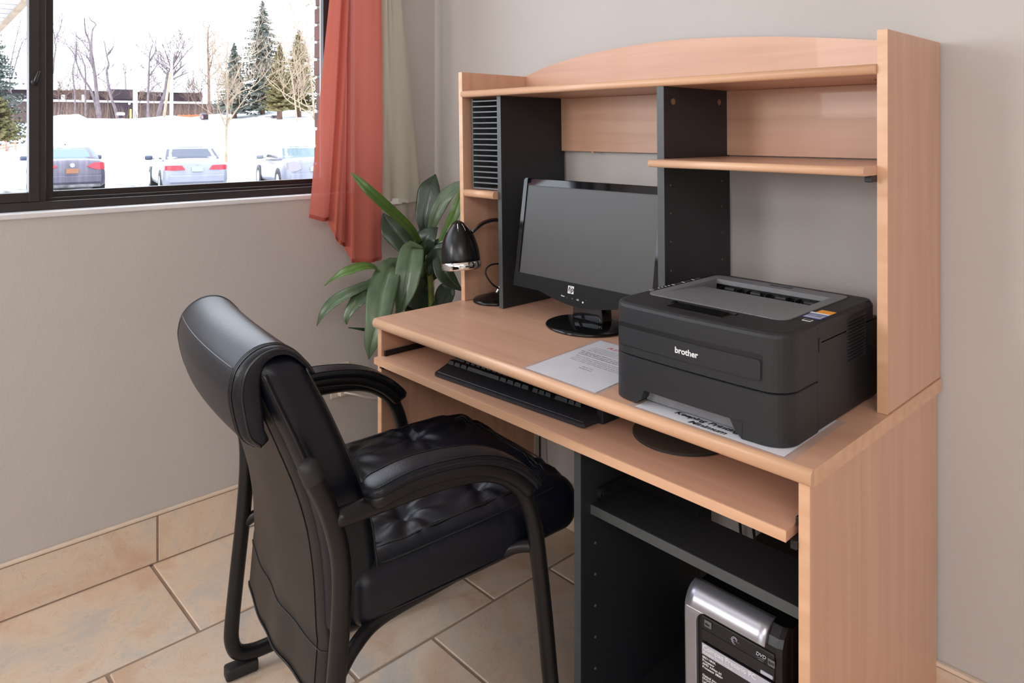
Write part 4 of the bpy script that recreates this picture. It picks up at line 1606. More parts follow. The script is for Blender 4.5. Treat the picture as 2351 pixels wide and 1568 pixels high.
def fseat(p):
    x, y, z = p
    u, v = x / SHX, y / SHY
    top = max(0.0, z / SHZ)
    dz = 0.016 * (1 - u * u) * (1 - 0.6 * v * v) * top
    if z > SHZ * 0.6:
        for (a, b) in pinch:
            d = math.hypot(x - a, y - b)
            dz -= 0.016 * math.exp(-(d / 0.020) ** 2)
            an = math.atan2(y - b, x - a)
            dz += 0.0042 * math.cos(7 * an + a * 40) * math.exp(-((d - 0.050) / 0.032) ** 2)
        for b in (-0.11, 0.06):
            dz -= 0.0035 * math.exp(-((y - b) / 0.006) ** 2)
        dz -= 0.004 * math.exp(-((abs(x) - 0.205) / 0.004) ** 2)
    # waterfall front
    if v > 0.6:
        dz -= 0.030 * (v - 0.6) ** 1.6 / 0.4 ** 0.6
    tap = 1.0 - 0.10 * max(0, v) ** 3
    bulge = 0.010 * (1 - (z / SHZ) ** 2)
    xx = x * tap + math.copysign(bulge * abs(u) ** 4, x)
    yy = y + (0.012 * (1 - (z / SHZ) ** 2) * (1 if v > 0.8 else 0) * (abs(v) ** 3))
    slope = 0.052 * (y + SHY)
    return Vector((xx, yy, z + dz + slope))


seat = rbox('seat', (SCX, 0.295, 0.428), (SHX, SHY, SHZ), 0.036, M['leather'], chair, fseat, n=(56, 56, 6), arc=6)


def rim(hx, hy, r, zl, off, ff, cc, name, par, ax='z', rad=0.0016, grow=1.0):
    pts = []
    for k in range(121):
        a = 2 * PI * k / 120
        ca, sa = math.cos(a), math.sin(a)
        n_ = 0.22
        x = hx * math.copysign(abs(ca) ** n_, ca)
        y = hy * math.copysign(abs(sa) ** n_, sa)
        pts.append(ff(Vector((x, y, zl))) + Vector(cc))
    bm = bmesh.new()
    add_tube(bm, pts, rad, 6, cap=False)
    return link(name, bm, M['thread'], par, smooth=True)


rim(SHX - 0.037, SHY - 0.037, 0.03, SHZ, 0, fseat, (SCX, 0.295, 0.428), 'piping', seat)
rim(SHX - 0.045, SHY - 0.045, 0.03, SHZ, 0, fseat, (SCX, 0.295, 0.428), 'piping', seat, rad=0.001)
rim(SHX - 0.0100, SHY - 0.0100, 0.03, SHZ - 0.0100, 0, fseat, (SCX, 0.295, 0.428), 'piping', seat)
rim(SHX * 1.0, SHY * 1.0, 0.03, -SHZ * 0.55, 0, fseat, (SCX, 0.295, 0.428), 'piping', seat)


# backrest: curve of the middle plane
def sc_back(z):
    K = [(0.25, 0.035), (0.38, 0.034), (0.50, 0.030), (0.60, 0.012), (0.72, -0.035), (0.82, -0.080), (0.90, -0.118)]
    if z <= K[0][0]:
        return K[0][1]
    for (a, b), (c, d) in zip(K, K[1:]):
        if z <= c:
            t = (z - a) / (c - a)
            t = t
            return b + (d - b) * t
    return K[-1][1]


def smooth_sc(z):
    return sum(sc_back(z + dz) for dz in (-0.05, -0.025, 0, 0.025, 0.05)) / 5


BX = 0.29
BHX, BHY, BHZ = 0.242, 0.046, 0.256


def fback(p):
    z = p.z + 0.620
    s = smooth_sc(z)
    u = p.x / BHX
    ts = 1.0 - 0.10 * max(0, (z - 0.8) / 0.1)
    # wings come slightly forward
    fwd = 0.018 * u * u
    x = p.x * (1 + 0.02 * math.sin((z - 0.36) * 5))
    return Vector((BX + x, s + p.y * ts + fwd, z))


back = rbox('backrest', (0, 0, 0), (BHX, BHY, BHZ), 0.030, M['leather'], chair, fback, n=(14, 4, 24), arc=5)
# piping down both rear side edges of the back
for sgn in (-1, 1):
    for (yo, nm) in ((-0.78, 'piping'), (0.80, 'piping')):
        pts = []
        for k in range(40):
            z = -BHZ * 0.94 + 2 * BHZ * 0.93 * k / 39
            pts.append(fback(Vector((sgn * BHX * 0.995, BHY * yo, z))))
        bm = bmesh.new()
        add_tube(bm, pts, 0.0018, 6)
        link(nm, bm, M['thread'], back, smooth=True)

# hanging rear cover
bm = bmesh.new()
NI, NJ = 36, 40
grid = []
for j in range(NJ + 1):
    t = j / NJ
    z = 0.815 - t * (0.815 - 0.262)
    row = []
    for i in range(NI + 1):
        u = -1 + 2 * i / NI
        hw = 0.222 - 0.006 * math.sin(t * PI) + (0.004 if t > 0.8 else 0)
        x = BX + u * hw
        zz2 = z
        if t > 0.85:
            k = (t - 0.85) / 0.15
            zz2 += k * (0.003 * math.sin(u * 6.0 + 0.6) + 0.022 * (u * 0.5 + 0.0) - 0.012 * (1 - u * u))
        s = smooth_sc(z) - BHY - 0.010 + 0.018 * u * u - 0.016 * (1 - u * u) * math.sin(min(1, t * 1.2) * PI)
        s += 0.0018 * math.sin(u * 7 + t * 4) * t
        if t > 0.82:
            s -= 0.008 * (t - 0.82) / 0.18 + 0.0015 * math.sin(u * 11)
        if abs(u) > 0.94:
            s += 0.016 * (abs(u) - 0.94) / 0.06
        row.append(bm.verts.new((x, s, zz2)))
    grid.append(row)
for a, b in zip(grid, grid[1:]):
    for i in range(NI):
        bm.faces.new((a[i], b[i], b[i + 1], a[i + 1]))
cov = link('back_cover', bm, M['leather_back'], chair, smooth=True)
sm = cov.modifiers.new('thick', 'SOLIDIFY')
sm.thickness = 0.003
for (ui, r_) in ((0, 0.0022), (NI, 0.0022), (NI - 2, 0.0010)):
    pts = [Vector(cov.data.vertices[j * (NI + 1) + ui].co) + Vector((0, -0.001, 0)) for j in range(NJ + 1)]
    bm = bmesh.new()
    add_tube(bm, pts, r_, 6)
    link('seam', bm, M['thread'], cov, smooth=True)
for jj, r_ in ((NJ, 0.0020), (NJ - 6, 0.0010)):
    pts = [Vector(cov.data.vertices[jj * (NI + 1) + i].co) + Vector((0, -0.0012, 0)) for i in range(NI + 1)]
    bm = bmesh.new()
    add_tube(bm, pts, r_, 6)
    link('seam', bm, M['thread'], cov, smooth=True)

# headrest: padded cap folded over the top of the back
HP_ = [(-0.122, 0.746, 0.012), (-0.136, 0.766, 0.019), (-0.142, 0.798, 0.022), (-0.146, 0.832, 0.023), (-0.142, 0.862, 0.020),
       (-0.127, 0.884, 0.013), (-0.102, 0.893, 0.0085), (-0.076, 0.886, 0.006), (-0.053, 0.864, 0.005), (-0.040, 0.845, 0.003)]
hpath = catmull([Vector((a_, b_, 0)) for a_, b_, c_h in HP_], 5)
hthk = []
for i in range(len(hpath)):
    t = i / 5.0
    k = min(len(HP_) - 2, int(t))
    hthk.append(HP_[k][2] + (HP_[k + 1][2] - HP_[k][2]) * (t - k))
HHX = 0.236


def hring(u, sc):
    """outline of the cap at lateral position u (-1..1)"""
    x = BX + u * HHX
    out_, in_ = [], []
    for i, p in enumerate(hpath):
        t = hpath[min(i + 1, len(hpath) - 1)] - hpath[max(i - 1, 0)]
        t.normalize()
        n_ = Vector((-t.y, t.x))          # towards the rear / top
        h = hthk[i]
        q = Vector((p.x, p.y))
        rear = max(0.0, (-0.100 - p.x) / 0.046)
        ds = 0.012 * u * u - 0.006 * (1 - u * u) * rear
        o_ = q + n_ * (h * (0.15 + 0.85 * sc))
        i_ = q - n_ * (h * (0.6 + 0.4 * sc))
        out_.append(Vector((x, o_.x + ds, o_.y - 0.005 * u * u)))
        in_.append(Vector((x, i_.x + ds, i_.y - 0.005 * u * u)))
    return out_ + in_[::-1]


stations = [(-1.0, 0.0), (-0.992, 0.45), (-0.975, 0.75), (-0.95, 0.92), (-0.91, 1.0)] + [(-0.86 + 1.72 * k / 22, 1.0) for k in range(23)] + [(0.91, 1.0), (0.95, 0.92), (0.975, 0.75), (0.992, 0.45), (1.0, 0.0)]
bm = bmesh.new()
add_ring_loft(bm, [hring(u, sc) for u, sc in stations])
bmesh.ops.recalc_face_normals(bm, faces=bm.faces)
head = link('headrest', bm, M['leather'], chair, smooth=True)
nh = len(hpath)
for u, rad in ((-0.93, 0.0011), (-0.885, 0.0009), (0.885, 0.0009), (0.905, 0.0009), (0.93, 0.0012), (0.995, 0.0022)):
    pts = [hring(u, 1.0 if abs(u) < 0.95 else 0.4)[i] for i in range(nh)]
    bm = bmesh.new()
    add_tube(bm, pts, rad, 6)
    link('seam', bm, M['thread'], head, smooth=True)
pts = [hring(-0.9 + 1.8 * k / 30, 1.0)[20] for k in range(31)]
bm = bmesh.new()
add_tube(bm, pts, 0.0012, 6)
link('seam', bm, M['thread'], head, smooth=True)

# ================================================================== OUTLET AND CORDS
out = thing('wall_outlet', 'ivory outlet plate low on the window wall behind the chair', 'outlet', (WX, 0.20, 0.39))
bm = bmesh.new()
add_box(bm, 0.0, 0.006, -0.036, 0.036, -0.058, 0.058, 0.002)
link('cover_plate', bm, M['outlet'], out)
box('plug', 0.006, 0.028, -0.012, 0.016, -0.050, -0.022, M['outlet'], out, bev=0.003)
cord = tube('power_cord', [(WX + 0.028, 0.203, 0.352), (WX + 0.05, 0.23, 0.345), (WX + 0.06, 0.28, 0.325), (WX + 0.06, 0.35, 0.305), (WX + 0.05, 0.45, 0.30), (WX + 0.05, 0.56, 0.29)], 0.0035, M['cord_white'], None)
tag(cord, 'white power cord running from the wall outlet towards the desk', 'cord')
rw = box('cable_raceway', -1.1985, -1.1915, WY - 0.012, WY - 0.0005, 0.149, 0.70, M['cord_white'], None, bev=0.001)
tag(rw, 'slim white vertical cable raceway on the wall under the desk', 'raceway')
cord = tube('floor_cord', [(-1.150, 0.585, 0.60), (-1.155, 0.585, 0.30), (-1.150, 0.580, 0.19), (-1.146, 0.578, 0.12), (-1.144, 0.576, 0.05), (-1.10, 0.572, 0.004)], 0.0035, M['cord_black'], None)
tag(cord, 'black cord hanging to the floor behind the chair seat', 'cord')
for i, (x0, x1) in enumerate(((-0.455, -0.430), (-0.425, -0.385))):
    cd = tube('hanging_cable', [(x0 - 0.01, 0.59, 0.70), (x0, 0.585, 0.45), ((x0 + x1) / 2, 0.58, 0.25), (x1 + 0.02, 0.575, 0.1)], 0.0035, M['cord_black'], None)
    tag(cd, ('left' if i == 0 else 'right') + ' of the two black cables hanging on the wall behind the desk cabinet', 'cable', 'cables behind the cabinet')
cd = tube('thin_cable', [(-0.40, 0.40, 0.43), (-0.455, 0.42, 0.36), (-0.47, 0.43, 0.25), (-0.465, 0.44, 0.12), (-0.44, 0.45, 0.045)], 0.0018, M['cord_black'], None)
tag(cd, 'thin black cable curving down inside the charcoal cabinet', 'cable')

# ================================================================== CURTAINS
def curtain(name, cols, zt_, mat, x_base, label, cat='curtain', n_sub=5, group=None, hem=None, parent=None, ztop=2.25):
    """cols: (y_top, y_bottom, z_bottom, x offset) from left to right"""
    bm = bmesh.new()
    cc = []
    for a, b in zip(cols, cols[1:]):
        for k in range(n_sub):
            t = k / n_sub
            st = t * t * (3 - 2 * t) if True else t
            cc.append((a[0] + (b[0] - a[0]) * t, a[1] + (b[1] - a[1]) * t, a[2] + (b[2] - a[2]) * t, a[3] + (b[3] - a[3]) * st))
    cc.append(cols[-1])
    NJ = 60
    rows_ = []
    for j in range(NJ + 1):
        t = j / NJ
        row = []
        for i, (yt, yb, zb, xo) in enumerate(cc):
            z = ztop + (zb - ztop) * t
            # straight line defined between z=1.70 and the bottom
            f = (1.70 - z) / (1.70 - zb)
            f = max(-0.45, f)
            y = yt + (yb - yt) * f
            x = x_base + xo * (0.65 + 0.5 * max(0, f)) + 0.003 * math.sin(i * 0.9 + t * 7)
            row.append(bm.verts.new((x, y, z)))
        rows_.append(row)
    for a, b in zip(rows_, rows_[1:]):
        for i in range(len(cc) - 1):
            bm.faces.new((a[i], a[i + 1], b[i + 1], b[i]))
    o = link(name, bm, mat, parent, smooth=True)
    if label:
        tag(o, label, cat, group)
    if hem:
        pts_b = [Vector(v.co) for v in o.data.vertices[-len(cc):]]
        bm = bmesh.new()
        rings = []
        for p in pts_b:
            rings.append([p + Vector((0.0012, 0, 0)), p + Vector((0.0012, 0, 0.012)), p + Vector((-0.0012, 0, 0.012)), p + Vector((-0.0012, 0, 0))])
        add_ring_loft(bm, rings)
        link('hem', bm, hem, o, smooth=False)
    return o


def yx(u, v, x):
    r = ray(u, v)
    t = (x - CAMP.x) / r.x
    p = CAMP + r * t
    return p.y, p.z


def ccol(ut, ub, vb, xo, xb):
    yt, _ = yx(ut, 10, xb)
    yb, zb = yx(ub, vb, xb)
    return (yt, yb, zb, xo)


XB = -1.66
cols = [ccol(757, 709, 500, 0.0, XB), ccol(772, 738, 508, 0.012, XB), ccol(790, 762, 508, -0.022, XB), ccol(792, 763, 545, 0.014, XB), ccol(797, 775, 560, 0.016, XB),
        ccol(800, 799, 568, -0.016, XB), ccol(801, 798, 601, 0.022, XB), ccol(830, 838, 600, 0.026, XB), ccol(858, 868, 596, 0.015, XB),
        ccol(876, 876, 585, 0.0, XB), ccol(878, 882, 562, -0.024, XB), ccol(872, 888, 553, -0.030, XB)]
curtain('coral_curtain', cols, 0, M['coral'], XB, 'coral pink voile curtain with a stepped hem hanging at the window edge', hem=M['coral_hem'])
XS = -1.672
cols = [ccol(872, 872, 462, -0.010, XS), ccol(886, 890, 462, 0.006, XS), ccol(892, 905, 462, -0.008, XS), ccol(897, 930, 465, 0.012, XS), ccol(918, 955, 460, 0.016, XS), ccol(925, 972, 452, -0.006, XS)]
s1 = curtain('sheer_curtain', cols, 0, M['sheer'], XS, 'outer ivory sheer curtain panel right of the coral curtain', hem=M['sheer_hem'])
XS2 = -1.705
cols = [ccol(870, 872, 508, 0.010, XS2), ccol(890, 900, 512, -0.010, XS2), ccol(905, 930, 511, 0.010, XS2), ccol(915, 948, 506, -0.006, XS2), ccol(920, 957, 455, 0.004, XS2)]
s2_ = curtain('sheer_curtain', cols, 0, M['sheer'], XS2, 'longer ivory sheer lining behind the outer sheer panel, by the corner', hem=M['sheer_hem'])
y0, z0 = yx(892, 456, XS2 + 0.02)
bm = bmesh.new()
add_box(bm, XS2 + 0.030, XS2 + 0.0312, y0, y0 + 0.052, z0 - 0.020, z0)
tagc = link('care_label', bm, M['white'], s1)

rod = tube('curtain_rod', [(-1.68, -2.15, 2.27), (-1.68, 0.55, 2.27)], 0.012, M['metal_black'], None, 12, 0)
tag(rod, 'dark curtain rod above the window', 'curtain rod')

# ================================================================== PLANT
plant = thing('potted_plant', 'broad-leaved green corn plant standing in the room corner beside the desk', 'plant', (-1.47, 0.36, 0))
po = Vector((1.47, -0.36, 0))


def leaf(px, wmax, mat, fold=0.25, tip=0.15, base=0.35, twist=0.0, wave=0.0, pk=0.45, nrm=None):
    """px: (u, v, depth) mid-rib points from base to tip; wmax half width in metres"""
    mid = [at(u, v, d) + po for u, v, d in px]
    mid = catmull(mid, 7)
    n = len(mid)
    bm = bmesh.new()
    rows_ = []
    vd = Vector((0, 0, 1))
    for i, p in enumerate(mid):
        t = i / (n - 1)
        tan = (mid[min(i + 1, n - 1)] - mid[max(i - 1, 0)]).normalized()
        # the blade mostly faces the viewer and up
        face = Vector(nrm) if nrm else (-FWD * 0.8 + Vector((0, 0, 0.6)))
        side = tan.cross(face).normalized()
        if twist:
            side = Matrix.Rotation(twist * (t - 0.3), 3, tan) @ side
        nn = side.cross(tan).normalized()
        if t < pk:
            wv = base + (1 - base) * math.sin(t / pk * PI / 2)
        else:
            k = (t - pk) / (1 - pk)
            wv = max(0.012, (1 - k ** 1.5) if k < 1 else 0.012)
        wv *= wmax
        row = []
        ph = px[0][0] * 0.7
        for k in range(-7, 8):
            q = k / 7
            # two flat half blades meeting at a sunken mid-rib, with fine parallel veins
            off = side * (q * wv) + nn * (fold * 0.9 * abs(q) * wv * (1 - 0.75 * abs(q)))
            off += nn * (0.0007 * (k % 2)) + nn * (0.07 * wv * math.sin(t * 11 + ph + (2.0 if q > 0 else 0)) * q * q)
            if k == 0:
                off -= nn * 0.0018
            row.append(bm.verts.new(p + off))
        rows_.append(row)
    for a, b in zip(rows_, rows_[1:]):
        for i in range(14):
            bm.faces.new((a[i], a[i + 1], b[i + 1], b[i]))
    o = link('leaf', bm, mat, plant, smooth=True)
    s = o.modifiers.new('thick', 'SOLIDIFY')
    s.thickness = 0.0012
    return o


A_, B_, C__ = M['leaf_a'], M['leaf_b'], M['leaf_c']
# big foreground leaves
leaf([(960, 655, 2.40), (905, 610, 2.34), (880, 660, 2.27), (868, 730, 2.22), (852, 790, 2.20), (847, 825, 2.20)], 0.047, A_, 0.35, base=0.10, pk=0.42)
leaf([(968, 640, 2.42), (950, 570, 2.36), (940, 610, 2.31), (932, 660, 2.29), (920, 700, 2.28), (908, 722, 2.28)], 0.044, A_, 0.30, base=0.12, pk=0.4)
leaf([(965, 560, 2.40), (942, 525, 2.34), (900, 485, 2.28), (850, 440, 2.24), (822, 412, 2.24), (806, 397, 2.25)], 0.017, C__, 0.5, base=0.55, pk=0.5, nrm=(0.9, -0.6, 0.5))
leaf([(950, 655, 2.42), (900, 640, 2.36), (850, 610, 2.30), (800, 622, 2.27), (770, 636, 2.26), (745, 655, 2.26)], 0.023, C__, 0.3, base=0.5, pk=0.55, nrm=(0.3, -0.3, 1.0))
leaf([(930, 660, 2.42), (860, 652, 2.36), (810, 668, 2.32), (770, 690, 2.30), (742, 718, 2.29), (727, 748, 2.29)], 0.022, A_, 0.35, base=0.3, pk=0.55, nrm=(0.5, -0.5, 0.8))
leaf([(940, 640, 2.42), (880, 640, 2.38), (838, 665, 2.34), (812, 700, 2.31), (796, 728, 2.30), (796, 745, 2.30)], 0.024, A_, 0.35, base=0.4, pk=0.45, nrm=(0.5, -0.5, 0.8))
leaf([(935, 650, 2.42), (880, 652, 2.38), (850, 662, 2.34), (830, 685, 2.32), (818, 700, 2.31), (812, 712, 2.31)], 0.026, A_, 0.3, base=0.4, pk=0.55, nrm=(0.5, -0.5, 0.8))
# upright leaves at the back
leaf([(978, 545, 2.46), (975, 500, 2.46), (982, 455, 2.47), (990, 425, 2.48), (1000, 400, 2.50)], 0.040, B_, 0.25, base=0.3, pk=0.6)
leaf([(985, 545, 2.44), (998, 500, 2.43), (1020, 455, 2.43), (1045, 430, 2.43), (1062, 414, 2.43)], 0.026, A_, 0.3, base=0.3, pk=0.55)
leaf([(1010, 560, 2.40), (1030, 520, 2.39), (1048, 480, 2.38), (1062, 430, 2.40), (1068, 400, 2.42)], 0.018, C__, 0.35, base=0.6, pk=0.5)
leaf([(960, 590, 2.46), (930, 560, 2.46), (905, 530, 2.46), (890, 510, 2.47), (880, 490, 2.48)], 0.042, B_, 0.25, base=0.5, pk=0.5)
leaf([(975, 600, 2.44), (970, 575, 2.42), (978, 550, 2.41), (990, 535, 2.41), (1005, 522, 2.42)], 0.040, B_, 0.2, base=0.6, pk=0.5)
leaf([(985, 570, 2.42), (1005, 560, 2.40), (1030, 552, 2.39), (1050, 545, 2.39)], 0.018, A_, 0.3, base=0.5, pk=0.4)
leaf([(980, 620, 2.42), (995, 600, 2.39), (1010, 585, 2.38), (1030, 570, 2.38), (1045, 560, 2.38)], 0.040, B_, 0.2, base=0.6, pk=0.5)
leaf([(985, 620, 2.42), (992, 590, 2.38), (1008, 590, 2.35), (1020, 625, 2.33), (1040, 650, 2.33), (1062, 668, 2.33)], 0.030, B_, 0.2, base=0.5, pk=0.6)
leaf([(990, 720, 2.44), (1010, 700, 2.42), (1025, 670, 2.41), (1035, 655, 2.41), (1045, 648, 2.41)], 0.034, B_, 0.25, base=0.5, pk=0.45)
leaf([(985, 700, 2.46), (960, 680, 2.44), (945, 650, 2.43), (935, 630, 2.43)], 0.05, B_, 0.2, base=0.6, pk=0.5)
leaf([(970, 720, 2.46), (950, 700, 2.44), (930, 690, 2.43), (915, 705, 2.42)], 0.035, B_, 0.2, base=0.6, pk=0.5)
leaf([(985, 650, 2.46), (975, 630, 2.45), (965, 610, 2.45), (955, 640, 2.46)], 0.05, B_, 0.2, base=0.6, pk=0.5)
leaf([(960, 780, 2.44), (910, 770, 2.38), (870, 765, 2.33), (835, 757, 2.30), (800, 752, 2.30)], 0.014, B_, 0.3, base=0.6, pk=0.4, nrm=(0.3, -0.3, 1.0))
leaf([(960, 800, 2.46), (900, 775, 2.40), (865, 770, 2.36), (848, 785, 2.35), (838, 797, 2.35)], 0.022, B_, 0.2, base=0.6, pk=0.5)
# stems
for pts, r in (([(968, 1250, 2.52), (968, 900, 2.50), (982, 760, 2.48), (990, 700, 2.46), (985, 610, 2.44), (975, 545, 2.44)], 0.010),
               ([(960, 1250, 2.54), (950, 950, 2.50), (925, 780, 2.48), (938, 700, 2.46), (955, 640, 2.45)], 0.006),
               ([(965, 1250, 2.52), (958, 900, 2.50), (948, 760, 2.48), (945, 690, 2.45), (950, 640, 2.44)], 0.006)):
    P = [at(u, v, d) + po for u, v, d in pts]
    P[0].z = 0.28
    P[0].x, P[0].y = 0.0, 0.0
    P[1].z = max(P[1].z, 0.40)
    cpp = catmull(P, 14)
    bm = bmesh.new()
    add_tube(bm, cpp, [r * (1.0 + 0.12 * (i % 3 == 0)) for i in range(len(cpp))], 10)
    link('stem', bm, M['stem'], plant, smooth=True)
pt = lathe('pot', [(0.0, 0.0), (0.085, 0.0), (0.10, 0.02), (0.125, 0.26), (0.135, 0.27), (0.135, 0.29), (0.12, 0.29), (0.115, 0.26), (0.0, 0.26)], M['pot'], plant, 40)
lathe('soil', [(0.0, 0.272), (0.06, 0.274), (0.117, 0.268)], M['soil'], pt, 32)

# ================================================================== OUTSIDE THE WINDOW
GZ = -0.62          # level of the parking area


def cf(p):
    """world point -> (lateral, depth) in the camera's ground frame"""
    d = Vector(p) - CAMP
    return d.dot(RGT), d.dot(FWD)


M['snow'] = noisy('snow', (0.78, 0.80, 0.84), (0.86, 0.87, 0.90), (0.6, 0.6, 0.6), 4, 0.8, spec=0.2)
M['slush'] = noisy('dirty_slush', srgb(66, 60, 58), srgb(196, 198, 204), (0.9, 3.0, 1), 6, 0.7, spec=0.3)
M['bark'] = noisy('grey_bark', srgb(124, 112, 116), srgb(96, 86, 90), (3, 3, 3), 3, 0.85, spec=0.1)
M['bark_brown'] = noisy('brown_bark', srgb(128, 104, 92), srgb(96, 78, 70), (3, 3, 3), 3, 0.85, spec=0.1)
M['bark_pale'] = noisy('pale_bark', srgb(168, 152, 132), srgb(144, 126, 108), (3, 3, 3), 3, 0.85, spec=0.1)
M['needles'] = noisy('spruce_needles', srgb(76, 84, 80), srgb(104, 110, 102), (2, 2, 2), 3, 0.8, spec=0.1)
M['needles_olive'] = noisy('cedar_needles', srgb(88, 88, 58), srgb(112, 102, 70), (2, 2, 2), 3, 0.8, spec=0.1)
M['siding'] = noisy('dark_siding', srgb(62, 52, 58), srgb(50, 42, 48), (1, 1, 1), 3, 0.8, spec=0.1)
M['brickwork'] = noisy('brown_brick_wall', srgb(92, 76, 72), srgb(76, 64, 62), (6, 6, 12), 3, 0.85, spec=0.1)
M['pole'] = noisy('pale_pole', srgb(190, 186, 188), srgb(170, 166, 168), (1, 1, 5), 3, 0.7)
M['fence_orange'] = newmat('orange_plastic_fence', srgb(232, 110, 70), 0.6)[0]
M['yellow'] = newmat('yellow_paint', srgb(222, 200, 90), 0.6)[0]

# ground: parking strip, ploughed bank and raised snow field in one surface
HV = [(-40, 286), (0, 284), (100, 281), (128, 262), (180, 262), (200, 273), (280, 272), (330, 272), (385, 265), (440, 268), (520, 262), (560, 261), (640, 254), (720, 258), (760, 259), (900, 262)]


def hv(u):
    for (a, b), (c, d) in zip(HV, HV[1:]):
        if u <= c:
            t = max(0, (u - a) / (c - a))
            t = t * t * (3 - 2 * t)
            return b + (d - b) * t
    return HV[-1][1]


def gz(u, D):
    top = 1.2506 + (303.66 - hv(u)) / FPX * 46
    nz = noise.noise(Vector((u * 0.02, D * 0.25, 3))) * 0.10 + noise.noise(Vector((u * 0.08, D * 0.6, 8))) * 0.03
    if D < 26.2:
        return GZ + 0.02 * noise.noise(Vector((u * 0.05, D, 0)))
    t = min(1, (D - 26.2) / (46 - 26.2))
    z = GZ + (top - GZ) * (t ** 0.62) + nz * min(1, (D - 26.2) / 2)
    if D > 46:
        z = top - 0.02 * (D - 46)
    return z


bm = bmesh.new()
us = [-260 + 20 * i for i in range(70)]
Ds = [4, 8, 12, 16, 19, 21, 23, 25] + [26 + 0.8 * i for i in range(26)] + [47, 49, 52, 58, 66, 80, 110]
g2 = []
for D in Ds:
    g2.append([bm.verts.new(atz(u, D, gz(u, D))) for u in us])
for a, b in zip(g2, g2[1:]):
    for i in range(len(us) - 1):
        f = bm.faces.new((a[i], a[i + 1], b[i + 1], b[i]))
        D = Ds[g2.index(a)]
        f.material_index = 1 if D < 25.5 else 0
gr = link('snow_ground', bm, [M['snow'], M['slush']], None, smooth=True)
struct(gr)

# rough ploughed snow heap left of the dark car
bm = bmesh.new()
rn = random.Random(7)
vr = []
for j in range(15):
    row = []
    for i in range(27):
        u = -60 + i * 7
        D = 24.5 + j * 0.45
        h = 1.0 * math.sin(PI * j / 14) * (1 - 0.5 * i / 26) * (1 if i < 24 else 0.3)
        h += (0.22 * noise.noise(Vector((i * 0.5, j * 0.6, 1))) + 0.14 * noise.noise(Vector((i * 1.3, j * 1.4, 5)))) * math.sin(PI * j / 14)
        row.append(bm.verts.new(atz(u, D, gz(u, D) - 0.05 + max(0, h))))
    vr.append(row)
for a, b in zip(vr, vr[1:]):
    for i in range(26):
        bm.faces.new((a[i], a[i + 1], b[i + 1], b[i]))
heap = link('snow_heap', bm, M['snow'], None, smooth=False)
heap['kind'] = 'stuff'
tag(heap, 'rough ploughed snow heap behind the dark car', 'snow')


